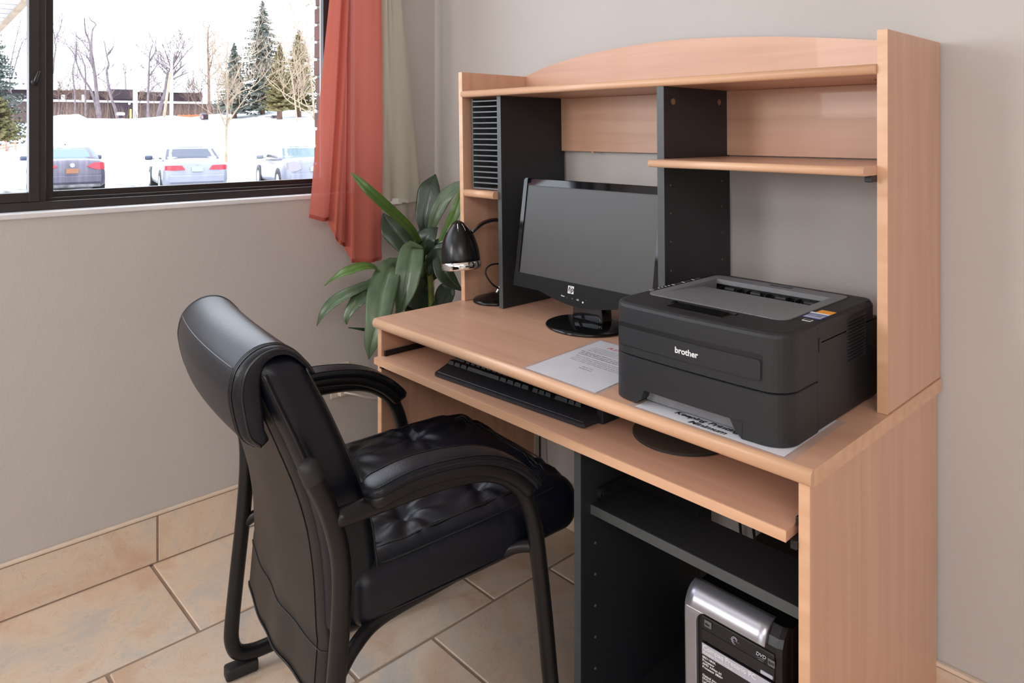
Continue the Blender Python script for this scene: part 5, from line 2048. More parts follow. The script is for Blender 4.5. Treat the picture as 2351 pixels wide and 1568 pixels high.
# ---- cars
def car(label, u0, d0, phi, paint, kind, plate_mat, low=0.0):
    X0 = (u0 - 1175.5) / FPX * d0
    base = CAMP + RGT * X0 + FWD * d0
    hx, hd_ = math.sin(phi), math.cos(phi)
    H_ = (RGT * hx + FWD * hd_).normalized()
    Rr = (RGT * hd_ - FWD * hx).normalized()
    base = base + Rr * 0.92
    t = thing('car', label, 'car', (base.x, base.y, GZ), math.atan2(Rr.y, Rr.x))
    Wd = 0.92
    L = 4.75
    # body: rings across the length (y from the tail forward)
    ST = [  # y, half width, z bottom, z deck, side bulge
        (0.00, 0.74, 0.36, 0.90), (0.06, 0.83, 0.28, 1.00), (0.22, 0.885, 0.24, 1.055), (0.55, 0.91, 0.22, 1.06), (1.0, 0.92, 0.21, 1.03),
        (1.6, 0.92, 0.20, 0.98), (2.4, 0.92, 0.20, 0.95), (3.2, 0.915, 0.20, 0.95), (3.7, 0.90, 0.21, 0.90), (4.2, 0.87, 0.24, 0.82), (4.55, 0.80, 0.28, 0.72), (4.72, 0.66, 0.34, 0.62)]
    rings = []
    for (y, wd, zb, ztp) in ST:
        r = []
        for fx, fz in ((-0.86, 0.0), (-0.98, 0.10), (-1.0, 0.30), (-0.995, 0.55), (-0.97, 0.75), (-0.93, 0.90), (-0.84, 0.985), (-0.5, 1.02), (0, 1.03), (0.5, 1.02), (0.84, 0.985), (0.93, 0.90), (0.97, 0.75), (0.995, 0.55), (1.0, 0.30), (0.98, 0.10), (0.86, 0.0)):
            r.append(Vector((wd * fx, y, zb + (ztp - zb) * fz)))
        rings.append(r)
    bm = bmesh.new()
    add_ring_loft(bm, rings)
    body = link('body', bm, paint, t, smooth=True)
    # cabin
    CB = [(0.98, 0.83, 0.82, 3.55), (1.10, 0.81, 0.98, 3.36), (1.22, 0.78, 1.20, 3.10), (1.36, 0.73, 1.45, 2.82), (1.44, 0.67, 1.70, 2.55), (1.475, 0.54, 1.95, 2.35)]
    rings = []
    for (z, wd, ya, yb) in CB:
        rings.append([Vector((x, y, z)) for x, y in rrect(-wd, wd, ya, yb, 0.16, 4)])
    bm = bmesh.new()
    add_ring_loft(bm, rings)
    cab = link('cabin', bm, paint, t, smooth=True)
    # rear window: follows the sloping rear of the cabin
    def cabat(z):
        for (a, b) in zip(CB, CB[1:]):
            if z <= b[0]:
                k = (z - a[0]) / (b[0] - a[0])
                return [a[i] + (b[i] - a[i]) * k for i in range(4)]
        return CB[-1]
    bm = bmesh.new()
    rws = []
    for k in range(6):
        z = 1.05 + (1.415 - 1.05) * k / 5
        _, wd, ya, yb = cabat(z)
        hw = (wd - 0.055 - 0.02 * k / 5)
        rws.append([bm.verts.new((hw * q, ya - 0.012 + 0.02 * abs(q) ** 3, z)) for q in (-1, -0.5, 0, 0.5, 1)])
    for a, b in zip(rws, rws[1:]):
        for i in range(4):
            bm.faces.new((a[i], a[i + 1], b[i + 1], b[i]))
    rw_ = link('rear_window', bm, M['carglass_dark'] if kind == 'b' else M['carglass'], t)
    # side windows, one mesh per pane
    for sgn in (-1, 1):
        for (ya, yb) in ((1.42, 2.12), (2.18, 2.98)):
            bm = bmesh.new()
            pts = []
            for z, e in ((1.03, 0.0), (1.35, 1.0)):
                _, wd, y0c, y1c = cabat(z)
                a_ = max(ya, y0c + 0.22)
                b_ = min(yb, y1c - 0.18)
                pts.append((a_, b_, wd, z))
            (a0, b0, w0, z0_), (a1, b1, w1, z1_) = pts
            q = [(sgn * (w0 + 0.008), a0, z0_), (sgn * (w0 + 0.008), b0, z0_), (sgn * (w1 + 0.008), b1, z1_), (sgn * (w1 + 0.008), a1, z1_)]
            if sgn > 0:
                q.reverse()
            bm.faces.new([bm.verts.new(p) for p in q])
            link('side_window', bm, M['carglass_side'], t)
    # wheels
    for sgn in (-1, 1):
        for y in (0.98, 3.78):
            bm = bmesh.new()
            mt = Matrix.Rotation(PI / 2, 4, 'Y')
            add_lathe(bm, [(0.0, -0.10), (0.20, -0.10), (0.235, -0.11), (0.32, -0.10), (0.335, -0.06), (0.335, 0.06), (0.32, 0.10), (0.235, 0.11), (0.20, 0.10), (0.0, 0.10)], 28, (sgn * 0.825, y, 0.335), mt)
            wh = link('wheel', bm, M['rubber'], t, smooth=False)
            bm = bmesh.new()
            add_lathe(bm, [(0.0, sgn * 0.108), (0.06, sgn * 0.110), (0.19, sgn * 0.104), (0.205, sgn * 0.112), (0.21, sgn * 0.10)], 28, (sgn * 0.825, y, 0.335), mt)
            link('hub_cap', bm, M['silver_car'], wh, smooth=True)
            bm = bmesh.new()
            add_tube(bm, [(sgn * 0.60, y, 0.36), (sgn * 0.925, y, 0.36)], 0.375, 28)
            ar = link('wheel_arch', bm, M['plas_dark'], t, smooth=False)
    # mirrors
    for sgn in (-1, 1):
        bm = bmesh.new()
        add_rbox(bm, 0.115, 0.06, 0.075, 0.05, 2, 1, 1, 3, lambda p: p + Vector((sgn * 1.03, 3.02, 1.04)))
        add_box(bm, min(sgn * 0.86, sgn * 0.95), max(sgn * 0.86, sgn * 0.95), 3.0, 3.06, 0.99, 1.02)
        link('side_mirror', bm, M['mirror_dark'] if kind != 'c' else M['car_silver'], t, smooth=True)
    # tail lights, plate, lower bumper
    for sgn in (-1, 1):
        bm = bmesh.new()
        sec = {'a': [(0.38, 0.86, 0.875), (0.50, 0.80, 0.94), (0.62, 0.765, 0.975), (0.72, 0.76, 0.975), (0.81, 0.765, 0.965), (0.862, 0.79, 0.94)],
               'b': [(0.34, 0.755, 0.77), (0.42, 0.75, 0.885), (0.60, 0.745, 0.89), (0.72, 0.745, 0.89), (0.81, 0.745, 0.885), (0.864, 0.75, 0.875)],
               'c': [(0.44, 0.74, 0.86), (0.56, 0.68, 0.94), (0.66, 0.66, 0.97), (0.72, 0.66, 0.97), (0.81, 0.68, 0.95), (0.862, 0.72, 0.92)]}[kind]

        def ysurf(x):
            T_ = [(0.0, 0.0), (0.70, 0.0), (0.805, 0.055), (0.87, 0.20)]
            for (xa_, ya_), (xb_, yb_) in zip(T_, T_[1:]):
                if x <= xb_:
                    return ya_ + (yb_ - ya_) * (x - xa_) / (xb_ - xa_)
            return 0.2
        add_ring_loft(bm, [[Vector((sgn * x, ysurf(x) - 0.022, za)), Vector((sgn * x, ysurf(x) - 0.022, zb_)), Vector((sgn * x, ysurf(x) + 0.05, zb_)), Vector((sgn * x, ysurf(x) + 0.05, za))] for x, za, zb_ in sec])
        bmesh.ops.recalc_face_normals(bm, faces=bm.faces)
        link('tail_light', bm, M['tail_white'] if kind == 'c' else M['tail_red'], t)
    pz = {'a': (0.66, 0.80), 'b': (0.70, 0.84), 'c': (0.66, 0.80)}[kind]
    pl_ = box('licence_plate', -0.16, 0.16, -0.045, -0.01, pz[0], pz[1], plate_mat, t, bev=0.004)
    bm = bmesh.new()
    add_box(bm, -0.72, 0.72, -0.055, 0.1, 0.245, 0.335, 0.02)
    link('lower_bumper', bm, M['plas_grey'], t)
    bm = bmesh.new()
    add_box(bm, -0.76, 0.76, -0.030, 0.12, 0.38, 0.60, 0.028, 3)
    link('bumper', bm, paint, t, smooth=False)
    if kind == 'a':
        bm = bmesh.new()
        add_tube(bm, [(0, -0.028, 0.90), (0, -0.018, 0.90)], 0.062, 24)
        em = link('emblem', bm, M['silver_car'], t)
        bm = bmesh.new()
        for pts in ([(-0.046, 0.925), (-0.02, 0.86), (0.0, 0.905), (0.02, 0.86), (0.046, 0.925)], [(-0.022, 0.955), (0.0, 0.912), (0.022, 0.955)]):
            add_tube(bm, [(x, -0.030, z) for x, z in pts], 0.006, 6)
        link('emblem_letters', bm, M['mirror_dark'], em)
        bm = bmesh.new()
        add_box(bm, -0.02, 0.02, 2.0, 2.12, 1.45, 1.50, 0.01)
        link('roof_antenna', bm, M['plas_dark'], t)
    elif kind == 'b':
        bm = bmesh.new()
        for pts in ([(-0.035, 0.96), (-0.028, 0.90)], [(0.035, 0.96), (0.028, 0.90)], [(-0.030, 0.93), (0.030, 0.93)]):
            add_tube(bm, [(x, -0.012 - 0.01, z) for x, z in pts], 0.006, 6)
        link('emblem', bm, M['silver_car'], t)
        bm = bmesh.new()
        add_tube(bm, [(0.56, -0.07, 0.28), (0.56, 0.05, 0.28)], 0.045, 16)
        link('exhaust_pipe', bm, M['silver_car'], t)
    else:
        bm = bmesh.new()
        add_tube(bm, [(0, -0.022, 0.88), (0, -0.012, 0.88)], 0.05, 20)
        link('emblem', bm, M['silver_car'], t)
        bm = bmesh.new()
        add_tube(bm, [(-0.56, -0.07, 0.28), (-0.56, 0.05, 0.28)], 0.045, 16)
        link('exhaust_pipe', bm, M['plas_dark'], t)
    return t, pl_


M['plas_grey'] = noisy('salted_plastic', srgb(120, 118, 122), srgb(60, 58, 62), (5, 5, 5), 4, 0.7)
M['carglass'] = newmat('car_glass', srgb(84, 104, 112), 0.08, 0, 0.6)[0]
M['carglass_dark'] = newmat('tinted_car_glass', srgb(44, 50, 72), 0.08, 0, 0.6)[0]
M['carglass_side'] = newmat('side_car_glass', srgb(60, 66, 74), 0.08, 0, 0.6)[0]
M['car_dark'] = noisy('salt_stained_grey_paint', srgb(64, 58, 74), srgb(94, 88, 104), (9, 1, 0.6), 5, 0.35, spec=0.5, coat=0.3)
M['car_silver'] = noisy('silver_paint', srgb(126, 128, 142), srgb(136, 138, 150), (3, 3, 3), 3, 0.3, spec=0.5, coat=0.4)
M['car_white'] = noisy('dirty_white_paint', srgb(134, 136, 150), srgb(112, 114, 130), (6, 2, 1), 5, 0.35, spec=0.5, coat=0.3)
M['silver_car'] = newmat('car_trim_silver', srgb(200, 200, 206), 0.25, 0.6)[0]
M['mirror_dark'] = newmat('dark_car_paint', srgb(70, 76, 100), 0.25, 0, 0.5)[0]
M['tail_red'] = newmat('red_tail_light', srgb(176, 50, 62), 0.2, 0, 0.5)[0]
M['tail_white'] = newmat('clear_tail_light', srgb(140, 134, 142), 0.2, 0, 0.5)[0]
M['plate_orange'] = newmat('orange_plate', srgb(138, 92, 66), 0.5)[0]
M['plate_green'] = newmat('green_plate', srgb(150, 168, 158), 0.5)[0]

c1, p1 = car('dark grey salt-stained sedan with an orange licence plate, partly behind the window post', 80, 20.6, math.radians(-37), M['car_dark'], 'a', M['plate_orange'])
c2, p2 = car('silver sedan with long red tail lights, parked in the middle of the three cars', 375, 21.0, math.radians(-32), M['car_silver'], 'b', M['plate_green'])
c3, p3 = car('dirty whitish sedan beside the coral curtain, its tail cut off by the window edge', 655, 22.0, math.radians(-31.3), M['car_white'], 'c', M['plate_green'])

# overhanging soffit of the entrance roof, top left
P1 = atz(50, 6.25, 2.40)
P2 = atz(0, 7.64, 2.40)
dv = (P2 - P1).normalized()
Q1 = P1 - dv * 1.6
Q2 = P2 + dv * 5.0
inw = Vector((dv.y, -dv.x, 0))
if (inw.dot(RGT)) > 0:
    inw = -inw
sof = thing('entrance_canopy', 'white vinyl soffit of an overhanging roof outside, top left corner', 'roof', (Q1.x, Q1.y, 2.4))
so_ = -Vector((Q1.x, Q1.y, 2.4))
bm = bmesh.new()
W_ = 3.0
A1, A2, A3, A4 = Q1 + so_, Q2 + so_, Q2 + inw * W_ + so_, Q1 + inw * W_ + so_
nb_ = 26
for k in range(nb_):
    a, b = k / nb_, (k + 1) / nb_ - 0.004
    p = [A1 + (A2 - A1) * a, A1 + (A2 - A1) * b, A4 + (A3 - A4) * b, A4 + (A3 - A4) * a]
    bt = [bm.verts.new(q) for q in p]
    tp = [bm.verts.new(q + Vector((0, 0, 0.02))) for q in p]
    bm.faces.new(bt[::-1])
    bm.faces.new(tp)
    for i in range(4):
        bm.faces.new((bt[i], bt[(i + 1) % 4], tp[(i + 1) % 4], tp[i]))
link('soffit_boards', bm, M['pole'], sof)
bm = bmesh.new()
e = inw * -0.05
p = [A1, A2, A2 + e, A1 + e]
bt = [bm.verts.new(q + Vector((0, 0, -0.03))) for q in p]
tp = [bm.verts.new(q + Vector((0, 0, 0.22))) for q in p]
bm.faces.new(bt[::-1])
bm.faces.new(tp)
for i in range(4):
    bm.faces.new((bt[i], bt[(i + 1) % 4], tp[(i + 1) % 4], tp[i]))
link('fascia', bm, M['bark_pale'], sof)
bm = bmesh.new()
p = [A1 + e, A2 + e, A3, A4]
bt = [bm.verts.new(q + Vector((0, 0, 0.22))) for q in p]
tp = [bm.verts.new(q + Vector((0, 0, 0.30))) for q in p]
bm.faces.new(bt[::-1])
bm.faces.new(tp)
for i in range(4):
    bm.faces.new((bt[i], bt[(i + 1) % 4], tp[(i + 1) % 4], tp[i]))
link('roof_snow', bm, M['snow'], sof)

# brick reveal of the outer wall right of the window
bm = bmesh.new()
rb = random.Random(11)
z = 0.8
k = 0
while z < 2.6:
    dx = rb.uniform(-0.004, 0.004)
    add_box(bm, -2.075 + dx, -1.985, OY1 + 0.012 + rb.uniform(-0.003, 0.003), OY1 + 0.30, z, z + 0.057, 0.003, 1, mi=0)
    add_box(bm, -2.068, -1.985, OY1 + 0.018, OY1 + 0.29, z + 0.057, z + 0.067, mi=1)
    z += 0.067
M['brick'] = noisy('red_brown_brick', srgb(104, 76, 70), srgb(82, 66, 62), (9, 9, 16), 4, 0.85, spec=0.15)
M['mortar'] = noisy('mortar', srgb(120, 112, 108), srgb(104, 98, 94), (30, 30, 30), 3, 0.9)
br = link('trim_5', bm, [M['brick'], M['mortar']])
struct(br)

# ---- long low building
bd_ = thing('low_building', 'long dark low building with a snowy roof ledge beyond the trees', 'building', atz(250, 58, 2.0))
bo = -Vector(bd_.location)


def wallbox(name, ua, ub, Da, Db, z0, z1, depth, mat, parent):
    A = atz(ua, Da, z0)
    B = atz(ub, Db, z0)
    d = (B - A).normalized()
    nrm_ = Vector((-d.y, d.x, 0))
    if nrm_.dot(FWD) < 0:
        nrm_ = -nrm_
    bm = bmesh.new()
    p = [A, B, B + nrm_ * depth, A + nrm_ * depth]
    bt = [bm.verts.new(q + bo) for q in p]
    tp = [bm.verts.new(q + bo + Vector((0, 0, z1 - z0))) for q in p]
    bm.faces.new(bt[::-1])
    bm.faces.new(tp)
    for i in range(4):
        bm.faces.new((bt[i], bt[(i + 1) % 4], tp[(i + 1) % 4], tp[i]))
    bmesh.ops.recalc_face_normals(bm, faces=bm.faces)
    return link(name, bm, mat, parent)


def zat(v, D):
    return 1.2506 + (303.66 - v) / FPX * D


lowr = wallbox('lower_wall', -120, 535, 55, 63, 1.0, zat(234, 58), 12, M['brickwork'], bd_)
upr = wallbox('upper_wall', -60, 462, 58, 64.5, zat(236, 60), zat(207, 60), 9, M['siding'], bd_)
wallbox('roof_ledge', -120, 537, 54.6, 62.6, zat(234, 58), zat(229.5, 58), 1.2, M['snow'], bd_)
wallbox('roof_snow', -60, 464, 57.8, 64.3, zat(207, 60), zat(204, 60), 9.4, M['snow'], bd_)
wallbox('entrance_wall', 262, 306, 58.8, 59.6, 1.0, zat(236, 58), 0.6, M['siding'], bd_)
wallbox('brick_band', 165, 205, 58.4, 59.0, zat(228, 58), zat(208, 60), 1.0, M['brickwork'], bd_)
wallbox('siding_panel', 250, 305, 58.6, 59.4, zat(226, 58), zat(206.5, 60), 1.0, M['siding'], bd_)
bm = bmesh.new()
bmesh.ops.create_icosphere(bm, subdivisions=2, radius=0.09, matrix=Matrix.Translation(at(297, 238, 58) + bo))
link('wall_lamp_globe', bm, M['snow'], bd_, smooth=True)
for (ua, vv_) in ((145, 222), (192, 222)):
    bm = bmesh.new()
    p = at(ua, vv_, 56.5) + bo
    add_box(bm, p.x - 0.12, p.x + 0.12, p.y - 0.12, p.y + 0.12, p.z - 0.3, p.z + 0.15, 0.03)
    link('roof_vent', bm, M['snow'], bd_)


# ---- bare trees
def twig(bm, p, d, ln, r, depth, rnd_, spread=0.6, mi=0, up=0.25):
    n = 4 if depth > 1 else 3
    pts = [p.copy()]
    q = p.copy()
    dd = d.copy()
    for i in range(n):
        dd = (dd + Vector((rnd_.uniform(-1, 1), rnd_.uniform(-1, 1), rnd_.uniform(-0.6, 1))) * 0.16 + Vector((0, 0, up * 0.2))).normalized()
        q = q + dd * (ln / n)
        pts.append(q.copy())
    add_tube(bm, pts, [r * (1 - 0.65 * i / n) for i in range(n + 1)], 4, cap=False)
    if depth > 0:
        for i in range(1, n + 1):
            for s in range(rnd_.choice((1, 2)) if depth > 1 else 1):
                nd = (dd * (1 - spread) + Vector((rnd_.uniform(-1, 1), rnd_.uniform(-1, 1), rnd_.uniform(-0.2, 1))) * spread).normalized()
                twig(bm, pts[i], nd, ln * rnd_.uniform(0.45, 0.7), r * (0.6 - 0.08 * i / n), depth - 1, rnd_, spread, mi, up)


def bare_tree(label, mains, D, mat, r0, seed, nt_=5, tl=1.6, depth=2, spread=0.5, group=None, cat='tree', name='bare_tree'):
    rnd_ = random.Random(seed)
    nt_ = int(nt_ * 1.5) + 3
    depth = max(2, depth)
    b = at(mains[0][0][0], mains[0][0][1], D)
    root = thing(name, label, cat, b, 0, group)
    bm = bmesh.new()
    tw = bmesh.new()
    for mi_, mpts in enumerate(mains):
        P = [at(u, v, D + 0.25 * math.sin(i * 1.7 + mi_) * (i > 0)) - b for i, (u, v) in enumerate(mpts)]
        if mi_ == 0:
            P[0].z -= 0.5
        P = catmull(P, 4)
        n = len(P)
        rr_ = [r0 * 0.78 * (1.0 if mi_ == 0 else 0.62) * (1 - 0.78 * i / (n - 1)) for i in range(n)]
        add_tube(bm, P, rr_, 6)
        for k in range(nt_ if mi_ == 0 else max(2, nt_ // 2)):
            i = int(n * (0.30 + 0.68 * (k + rnd_.random()) / nt_)) if mi_ == 0 else int(n * (0.2 + 0.75 * rnd_.random()))
            i = min(n - 1, i)
            d_0 = Vector((rnd_.uniform(-1, 1), rnd_.uniform(-1, 1), rnd_.uniform(0.1, 1))).normalized()
            twig(tw, P[i], d_0, tl * rnd_.uniform(0.6, 1.2), max(0.014, min(0.035, rr_[i] * 0.4)), depth, rnd_, spread)
    link('trunk', bm, mat, root, smooth=True)
    link('branches', tw, mat, root, smooth=False)
    return root


GT = 'bare trees in front of the low building'
bare_tree('tall bare tree with two parallel stems, just right of the dark car below', [[(230, 262), (222, 216), (217, 166), (210, 141), (206, 99), (196, 71), (194, 41)], [(217, 166), (214, 141), (210, 113), (212, 71), (220, 56), (207, 45), (206, 35)]], 50, M['bark'], 0.19, 1, 4, 1.2, 1)
bare_tree('bare tree leaning left, crossing the twin-stemmed tree', [[(226, 262), (220, 242), (207, 204), (192, 181), (181, 158), (174, 138), (169, 123), (157, 106)], [(174, 138), (176, 108), (174, 73)]], 51, M['bark'], 0.13, 2, 6, 1.3, 2)
bare_tree('slim bare tree standing furthest left of the clump right of the window post', [[(172, 265), (172, 216), (167, 166), (172, 136), (175, 100)]], 52, M['bark'], 0.09, 3, 8, 1.3, 2)
bare_tree('slim bare tree between the left clump and the twin-stemmed tree', [[(196, 266), (196, 216), (196, 162), (191, 141), (182, 116), (178, 90)]], 53, M['bark'], 0.09, 4, 8, 1.3, 2)
bare_tree('crooked bare tree with a forked top, left of the thin utility pole', [[(272, 268), (265, 252), (254, 220), (245, 166), (250, 149), (245, 128), (239, 93)], [(245, 128), (257, 113), (262, 104)]], 50, M['bark'], 0.15, 5, 4, 0.9, 1)
bare_tree('bare tree with pale trunk between the two utility poles', [[(340, 268), (340, 220), (342, 166), (344, 123), (351, 103)], [(343, 175), (355, 158), (368, 141)], [(344, 140), (358, 116), (354, 100)], [(343, 212), (358, 195), (375, 188)]], 48, M['bark'], 0.12, 6, 5, 1.1, 1)
bare_tree('dark thick leaning tree trunk beside the leaning pole', [[(360, 268), (368, 245), (378, 215), (385, 171), (398, 150), (402, 120)], [(385, 185), (410, 160), (428, 145)], [(383, 190), (405, 178), (435, 165)]], 49, M['bark'], 0.20, 7, 8, 1.6, 2)
bare_tree('bushy-topped bare tree behind the tall pale pole', [[(396, 268), (396, 215), (397, 150), (404, 130), (412, 100)], [(397, 150), (415, 118), (424, 92)], [(397, 160), (425, 125), (448, 100)], [(397, 170), (380, 120), (372, 100)]], 51, M['bark_brown'], 0.11, 8, 9, 1.7, 2)
bare_tree('straight bare tree with a dark upright trunk left of the spruces', [[(480, 262), (480, 235), (479, 160), (477, 110), (478, 70), (481, 58)], [(479, 165), (486, 140), (490, 122)]], 47, M['bark_brown'], 0.14, 9, 10, 1.1, 2)
bare_tree('distant small bare tree right of the crooked forked tree', [[(289, 205), (288, 180), (286, 165), (282, 158)], [(287, 172), (290, 160)]], 70, M['bark'], 0.10, 10, 5, 1.0, 1)
bare_tree('bare tree at the left edge of the right window pane', [[(121, 150), (125, 130), (128, 110), (126, 92), (138, 65), (146, 32)], [(126, 92), (121, 60)]], 44, M['bark'], 0.08, 12, 8, 1.1, 2)
bare_tree('young pale-barked tree standing in the snow bank behind the middle car', [[(519, 350), (520, 310), (522, 260), (522, 200), (520, 150), (525, 82)], [(521, 300), (507, 262), (494, 228)], [(521, 285), (545, 250), (570, 215), (585, 190)], [(522, 240), (545, 215), (585, 196), (612, 165)], [(522, 220), (540, 180), (560, 140), (585, 118)], [(521, 190), (505, 150), (492, 118)]], 28, M['bark_pale'], 0.075, 13, 8, 1.0, 2)
bare_tree('pale multi-stemmed tree with long arching branches beside the brick reveal', [[(722, 240), (715, 190), (709, 140), (700, 100), (680, 60), (665, 0)], [(722, 275), (700, 230), (680, 160), (668, 110), (640, 70)], [(712, 165), (700, 120), (705, 60), (700, 0)], [(715, 250), (670, 225), (620, 190), (600, 150)], [(712, 260), (660, 230), (640, 200), (600, 170)], [(700, 200), (690, 150), (640, 140), (600, 130)]], 26, M['bark_pale'], 0.05, 14, 6, 1.2, 2)
bare_tree('slender pale trees in front of the cedars, behind the arching tree', [[(682, 255), (675, 215), (668, 170), (655, 120), (640, 60), (632, 30)], [(690, 255), (685, 220), (690, 150), (680, 110)]], 34, M['bark_pale'], 0.05, 15, 4, 1.1, 2)
bare_tree('leafless grey tree behind the cut-off window edge at far left', [[(30, 300), (28, 240), (22, 180), (30, 120), (52, 30)], [(26, 180), (50, 100), (60, 90)]], 36, M['bark'], 0.07, 16, 8, 1.6, 2)
for k, (u, v, D, hh) in enumerate(((432, 262, 50, 70), (448, 262, 52, 60), (462, 264, 52, 75), (500, 262, 50, 80), (152, 266, 54, 60), (134, 262, 54, 70), (186, 268, 54, 66), (246, 268, 54, 70), (320, 268, 54, 60), (352, 268, 55, 66))):
    lab = ['thin brushy sapling right of the tall pale pole, leftmost of four', 'thin brushy sapling right of the tall pale pole, second of four', 'thin brushy sapling close left of the straight dark-trunked tree', 'thin brushy sapling close right of the straight dark-trunked tree', 'thin sapling above the dark car roof, beside the leftmost slim tree', 'thin sapling nearest the window post', 'thin sapling between the two slim trees of the left clump', 'thin sapling left of the crooked forked tree', 'thin sapling just right of the thin utility pole', 'thin sapling between the pale trunk and the dark leaning trunk'][k]
    bare_tree(lab, [[(u, v), (u + 2, v - hh * 0.4), (u - 1, v - hh * 0.7), (u + 2, v - hh)]], D, M['bark_brown'], 0.045, 30 + k, 10, 1.2, 2, name='sapling', group='saplings before the low building')

# brown brush along the top of the snow bank
bm = bmesh.new()
rb = random.Random(21)
for k in range(420):
    u = rb.uniform(110, 730)
    D = rb.uniform(48, 52)
    p = atz(u, D, gz(u, 46) - 0.15)
    h = rb.uniform(0.4, 1.5)
    q = p + Vector((rb.uniform(-0.3, 0.3), rb.uniform(-0.3, 0.3), h))
    add_tube(bm, [p, (p + q) / 2 + Vector((rb.uniform(-0.1, 0.1), rb.uniform(-0.1, 0.1), 0)), q], [0.014, 0.010, 0.004], 3, cap=False)
bu = link('brushwood', bm, M['bark_brown'])
bu['kind'] = 'stuff'
tag(bu, 'thin brown brushwood along the crest of the snow bank', 'brush')


# ---- conifers
def conifer(label, u, vbase, vtop, D, hw_px, mat, seed, dens=1.0, droop=0.25):
    rnd_ = random.Random(seed)
    b = at(u, vbase, D)
    H_ = (vbase - vtop) / FPX * D
    Rm_ = hw_px / FPX * D
    root = thing('conifer', label, 'tree', b)
    bm = bmesh.new()
    add_tube(bm, [Vector((0, 0, -0.4)), Vector((0, 0, H_ * 0.5)), Vector((0, 0, H_ * 0.98))], [0.16, 0.09, 0.015], 7)
    link('trunk', bm, M['bark_brown'], root, smooth=True)
    bm = bmesh.new()
    n = int(210 * dens)
    for k in range(n):
        t = (k + rnd_.random()) / n
        z = H_ * (0.06 + 0.93 * t)
        rad = Rm_ * (1 - t) ** 0.85 * rnd_.uniform(0.55, 1.08) + 0.05
        a = rnd_.uniform(0, 2 * PI)
        d = Vector((math.cos(a), math.sin(a), 0))
        s = Vector((-d.y, d.x, 0))
        m_n = 7
        pts = []
        for i in range(m_n + 1):
            q = i / m_n
            pts.append(d * rad * q + Vector((0, 0, z - droop * rad * q + 0.28 * rad * max(0, q - 0.6))))
        # fronds: ragged needled fans on both sides
        for i in range(m_n):
            for sg in (-1, 1):
                ln = (0.08 + 0.24 * (1 - i / m_n)) * min(1.0, rad) * rnd_.uniform(0.6, 1.2)
                tip = pts[i] + d * (ln * 0.8) + s * sg * ln + Vector((0, 0, -0.10 * ln + rnd_.uniform(-0.05, 0.05)))
                w_ = d * rad / m_n * 0.5
                v0 = bm.verts.new(pts[i])
                v1 = bm.verts.new(pts[i] + w_)
                v2 = bm.verts.new(tip + Vector((0, 0, 0)))
                v3 = bm.verts.new((pts[i] + w_ * 0.5) + Vector((0, 0, -0.09)))
                bm.faces.new((v0, v1, v2))
                bm.faces.new((v0, v2, v3))
                bm.faces.new((v1, v3, v2))
    link('foliage', bm, mat, root)
    return root


conifer('tall dark spruce with a pointed top, highest of the evergreens', 603, 262, -2, 44, 98, M['needles'], 1, 2.6)
conifer('lower dark spruce just left of the tallest one', 538, 262, 96, 43, 62, M['needles'], 2, 1.8)
conifer('olive cedar right of the tallest spruce, near the brick reveal', 686, 262, 66, 42, 66, M['needles_olive'], 3, 2.6, 0.05)
conifer('olive cedar between the tall spruce and the right-hand cedar', 642, 262, 96, 40, 52, M['needles_olive'], 4, 2.2, 0.05)
conifer('dark spruce at the left edge of the left window pane', -30, 330, 20, 30, 120, M['needles'], 5, 2.6)
conifer('low olive cedar in front of the left-edge spruce', -18, 330, 190, 28, 80, M['needles_olive'], 6, 1.6, 0.0)

# ---- poles and small things on the snow
def pole(label, pts, D, r, mat, cross=None):
    b = at(pts[0][0], pts[0][1], D)
    P = [at(u, v, D) - b for u, v in pts]
    P[0].z -= 0.4
    root = thing('utility_pole', label, 'pole', b)
    bm = bmesh.new()
    add_tube(bm, P, r, 10)
    link('shaft', bm, mat, root, smooth=True)
    if cross:
        (ua, va), (ub, vb) = cross
        bm = bmesh.new()
        add_tube(bm, [at(ua, va, D) - b, at(ub, vb, D) - b], 0.05, 8)
        link('crossarm', bm, mat, root)


pole('thin pale utility pole with a crossarm near its top', [(311, 268), (310.5, 205), (309, 128)], 52, [0.17, 0.15, 0.05], M['pole'], ((295, 129), (325, 130)))
pole('tall pale utility pole right of the leaning one', [(393, 274), (394, 200), (394, 114)], 45, [0.11, 0.10, 0.06], M['pole'], ((374, 113), (418, 115)))
pole('pale pole leaning to the right against the tall pole', [(374, 274), (382, 230), (391, 165)], 44.5, [0.09, 0.08, 0.06], M['bark_pale'])
b = atz(300, 50, gz(300, 46) - 0.2)
ym = thing('marker_post', 'short yellow marker post in front of the dark entrance wall', 'post', b)
bm = bmesh.new()
add_tube(bm, [(0, 0, 0), (0.0, 0, 0.95)], 0.06, 8)
link('post', bm, M['yellow'], ym)
b = atz(277, 47, gz(277, 46) - 0.1)
mbx = thing('mailbox', 'snow-capped mailbox on the crest of the snow bank', 'mailbox', b)
bm = bmesh.new()
add_box(bm, -0.1, 0.1, -0.1, 0.1, 0, 0.35)
link('box', bm, M['siding'], mbx)
bm = bmesh.new()
add_rbox(bm, 0.22, 0.22, 0.10, 0.09, 2, 2, 1, 3, lambda p: p + Vector((0, 0, 0.42)))
link('snow_cap', bm, M['snow'], mbx, smooth=True)
b = atz(470, 40, gz(470, 40) - 0.02)
b = at(468, 275, 42)
gb = thing('covered_barrel', 'grey barrel and dark crate half buried in the snow bank above the middle car', 'barrel', b)
bm = bmesh.new()
add_rbox(bm, 0.17, 0.17, 0.21, 0.12, 2, 2, 2, 3, lambda p: p + Vector((-0.12, 0, 0.2)))
link('barrel', bm, M['plas_grey'], gb, smooth=True)
bm = bmesh.new()
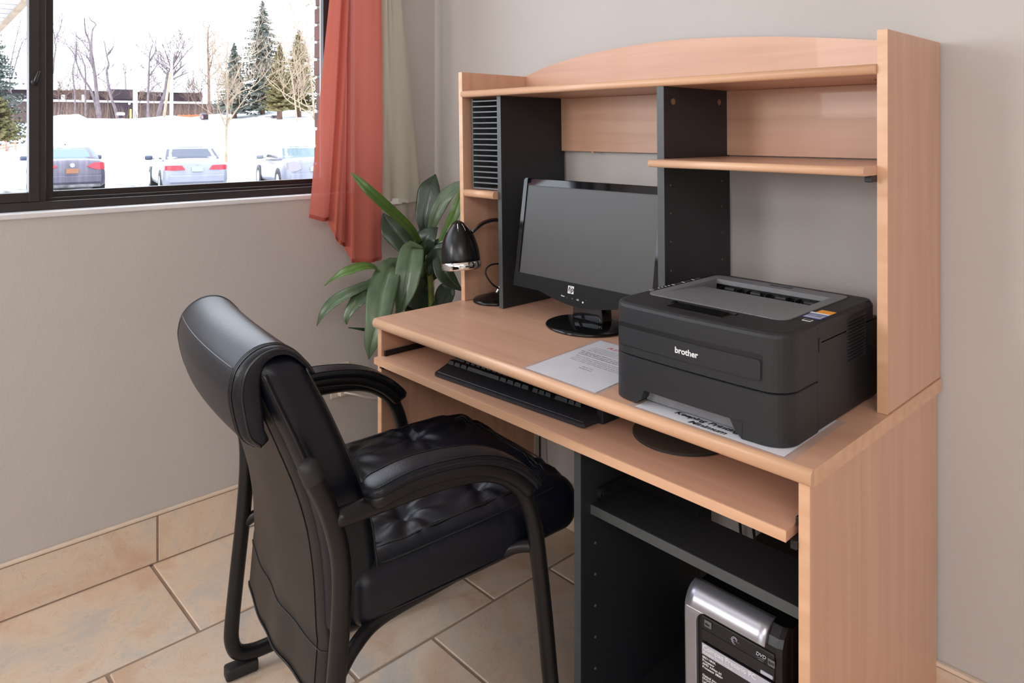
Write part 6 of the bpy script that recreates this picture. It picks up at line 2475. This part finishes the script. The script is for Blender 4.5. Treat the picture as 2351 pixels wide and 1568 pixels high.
add_box(bm, 0.06, 0.34, -0.14, 0.14, 0.0, 0.30, 0.02)
link('crate', bm, M['siding'], gb)
bm = bmesh.new()
add_box(bm, 0.10, 0.30, -0.15, -0.13, 0.05, 0.25)
add_box(bm, 0.10, 0.30, -0.155, -0.14, 0.13, 0.17, mi=1)
link('warning_panel', bm, [M['tail_red'], M['white']], gb)
for i, (u, v, lab) in enumerate(((625, 270, 'dark frame lying on the snow bank above the right-hand car'), (516, 262, 'dark snow-capped block beside the young pale tree'), (588, 264, 'grey ring half buried in the snow left of the lying frame'))):
    b = at(u, v, 41)
    dbr = thing('buried_' + ('debris', 'block', 'hoop')[i], lab, 'debris', b)
    bm = bmesh.new()
    if i == 0:
        add_tube(bm, [Vector((-0.30, -0.28, 0.05)), Vector((0.18, 0.17, 0.05))], 0.025, 6)
        add_box(bm, 0.02, 0.30, -0.1, 0.2, -0.05, 0.05)
        add_box(bm, 0.10, 0.22, -0.1, 0.2, 0.05, 0.13)
    elif i == 1:
        add_box(bm, -0.1, 0.1, -0.1, 0.1, -0.05, 0.10, 0.02)
    else:
        for k in range(20):
            a0, a1 = 2 * PI * k / 20, 2 * PI * (k + 1) / 20
            add_tube(bm, [RGT * 0.12 * math.cos(a) + Vector((0, 0, 0.02 + 0.12 * math.sin(a))) for a in (a0, a1)], 0.02, 5)
    link('debris', bm, M['plas_grey'], dbr)


def snow_fence(label, px, D, h, n_posts):
    (ua, va), (ub, vb) = px
    A, B = at(ua, va, D), at(ub, vb, D)
    root = thing('snow_fence', label, 'fence', A)
    for k in range(n_posts):
        p = (B - A) * (k / max(1, n_posts - 1))
        bm = bmesh.new()
        add_tube(bm, [p + Vector((0, 0, -0.2)), p + Vector((0, 0, h * 1.15))], 0.018, 5)
        link('post', bm, M['fence_orange'], root)
    bm = bmesh.new()
    for j in range(4):
        z0_ = h * (0.12 + 0.26 * j)
        add_tube(bm, [Vector((0, 0, z0_)), (B - A) * 0.5 + Vector((0, 0, z0_ - 0.06)), (B - A) + Vector((0, 0, z0_ - 0.02))], 0.012, 4)
    m = int((B - A).length / 0.14)
    for k in range(m):
        p = (B - A) * (k / m)
        add_tube(bm, [p + Vector((0, 0, h * 0.1)), p + Vector((0, 0, h * 0.92))], 0.008, 3)
    link('mesh_panel', bm, M['fence_orange'], root)


snow_fence('orange plastic snow fence far left, behind the dark car mirror', ((-30, 356), (36, 350)), 27.5, 0.42, 4)
snow_fence('second orange snow fence higher up the bank at far left', ((-20, 300), (22, 296)), 36, 0.35, 3)
snow_fence('long low orange fence strip at the foot of the low building', ((408, 268), (462, 266)), 47.5, 0.12, 5)
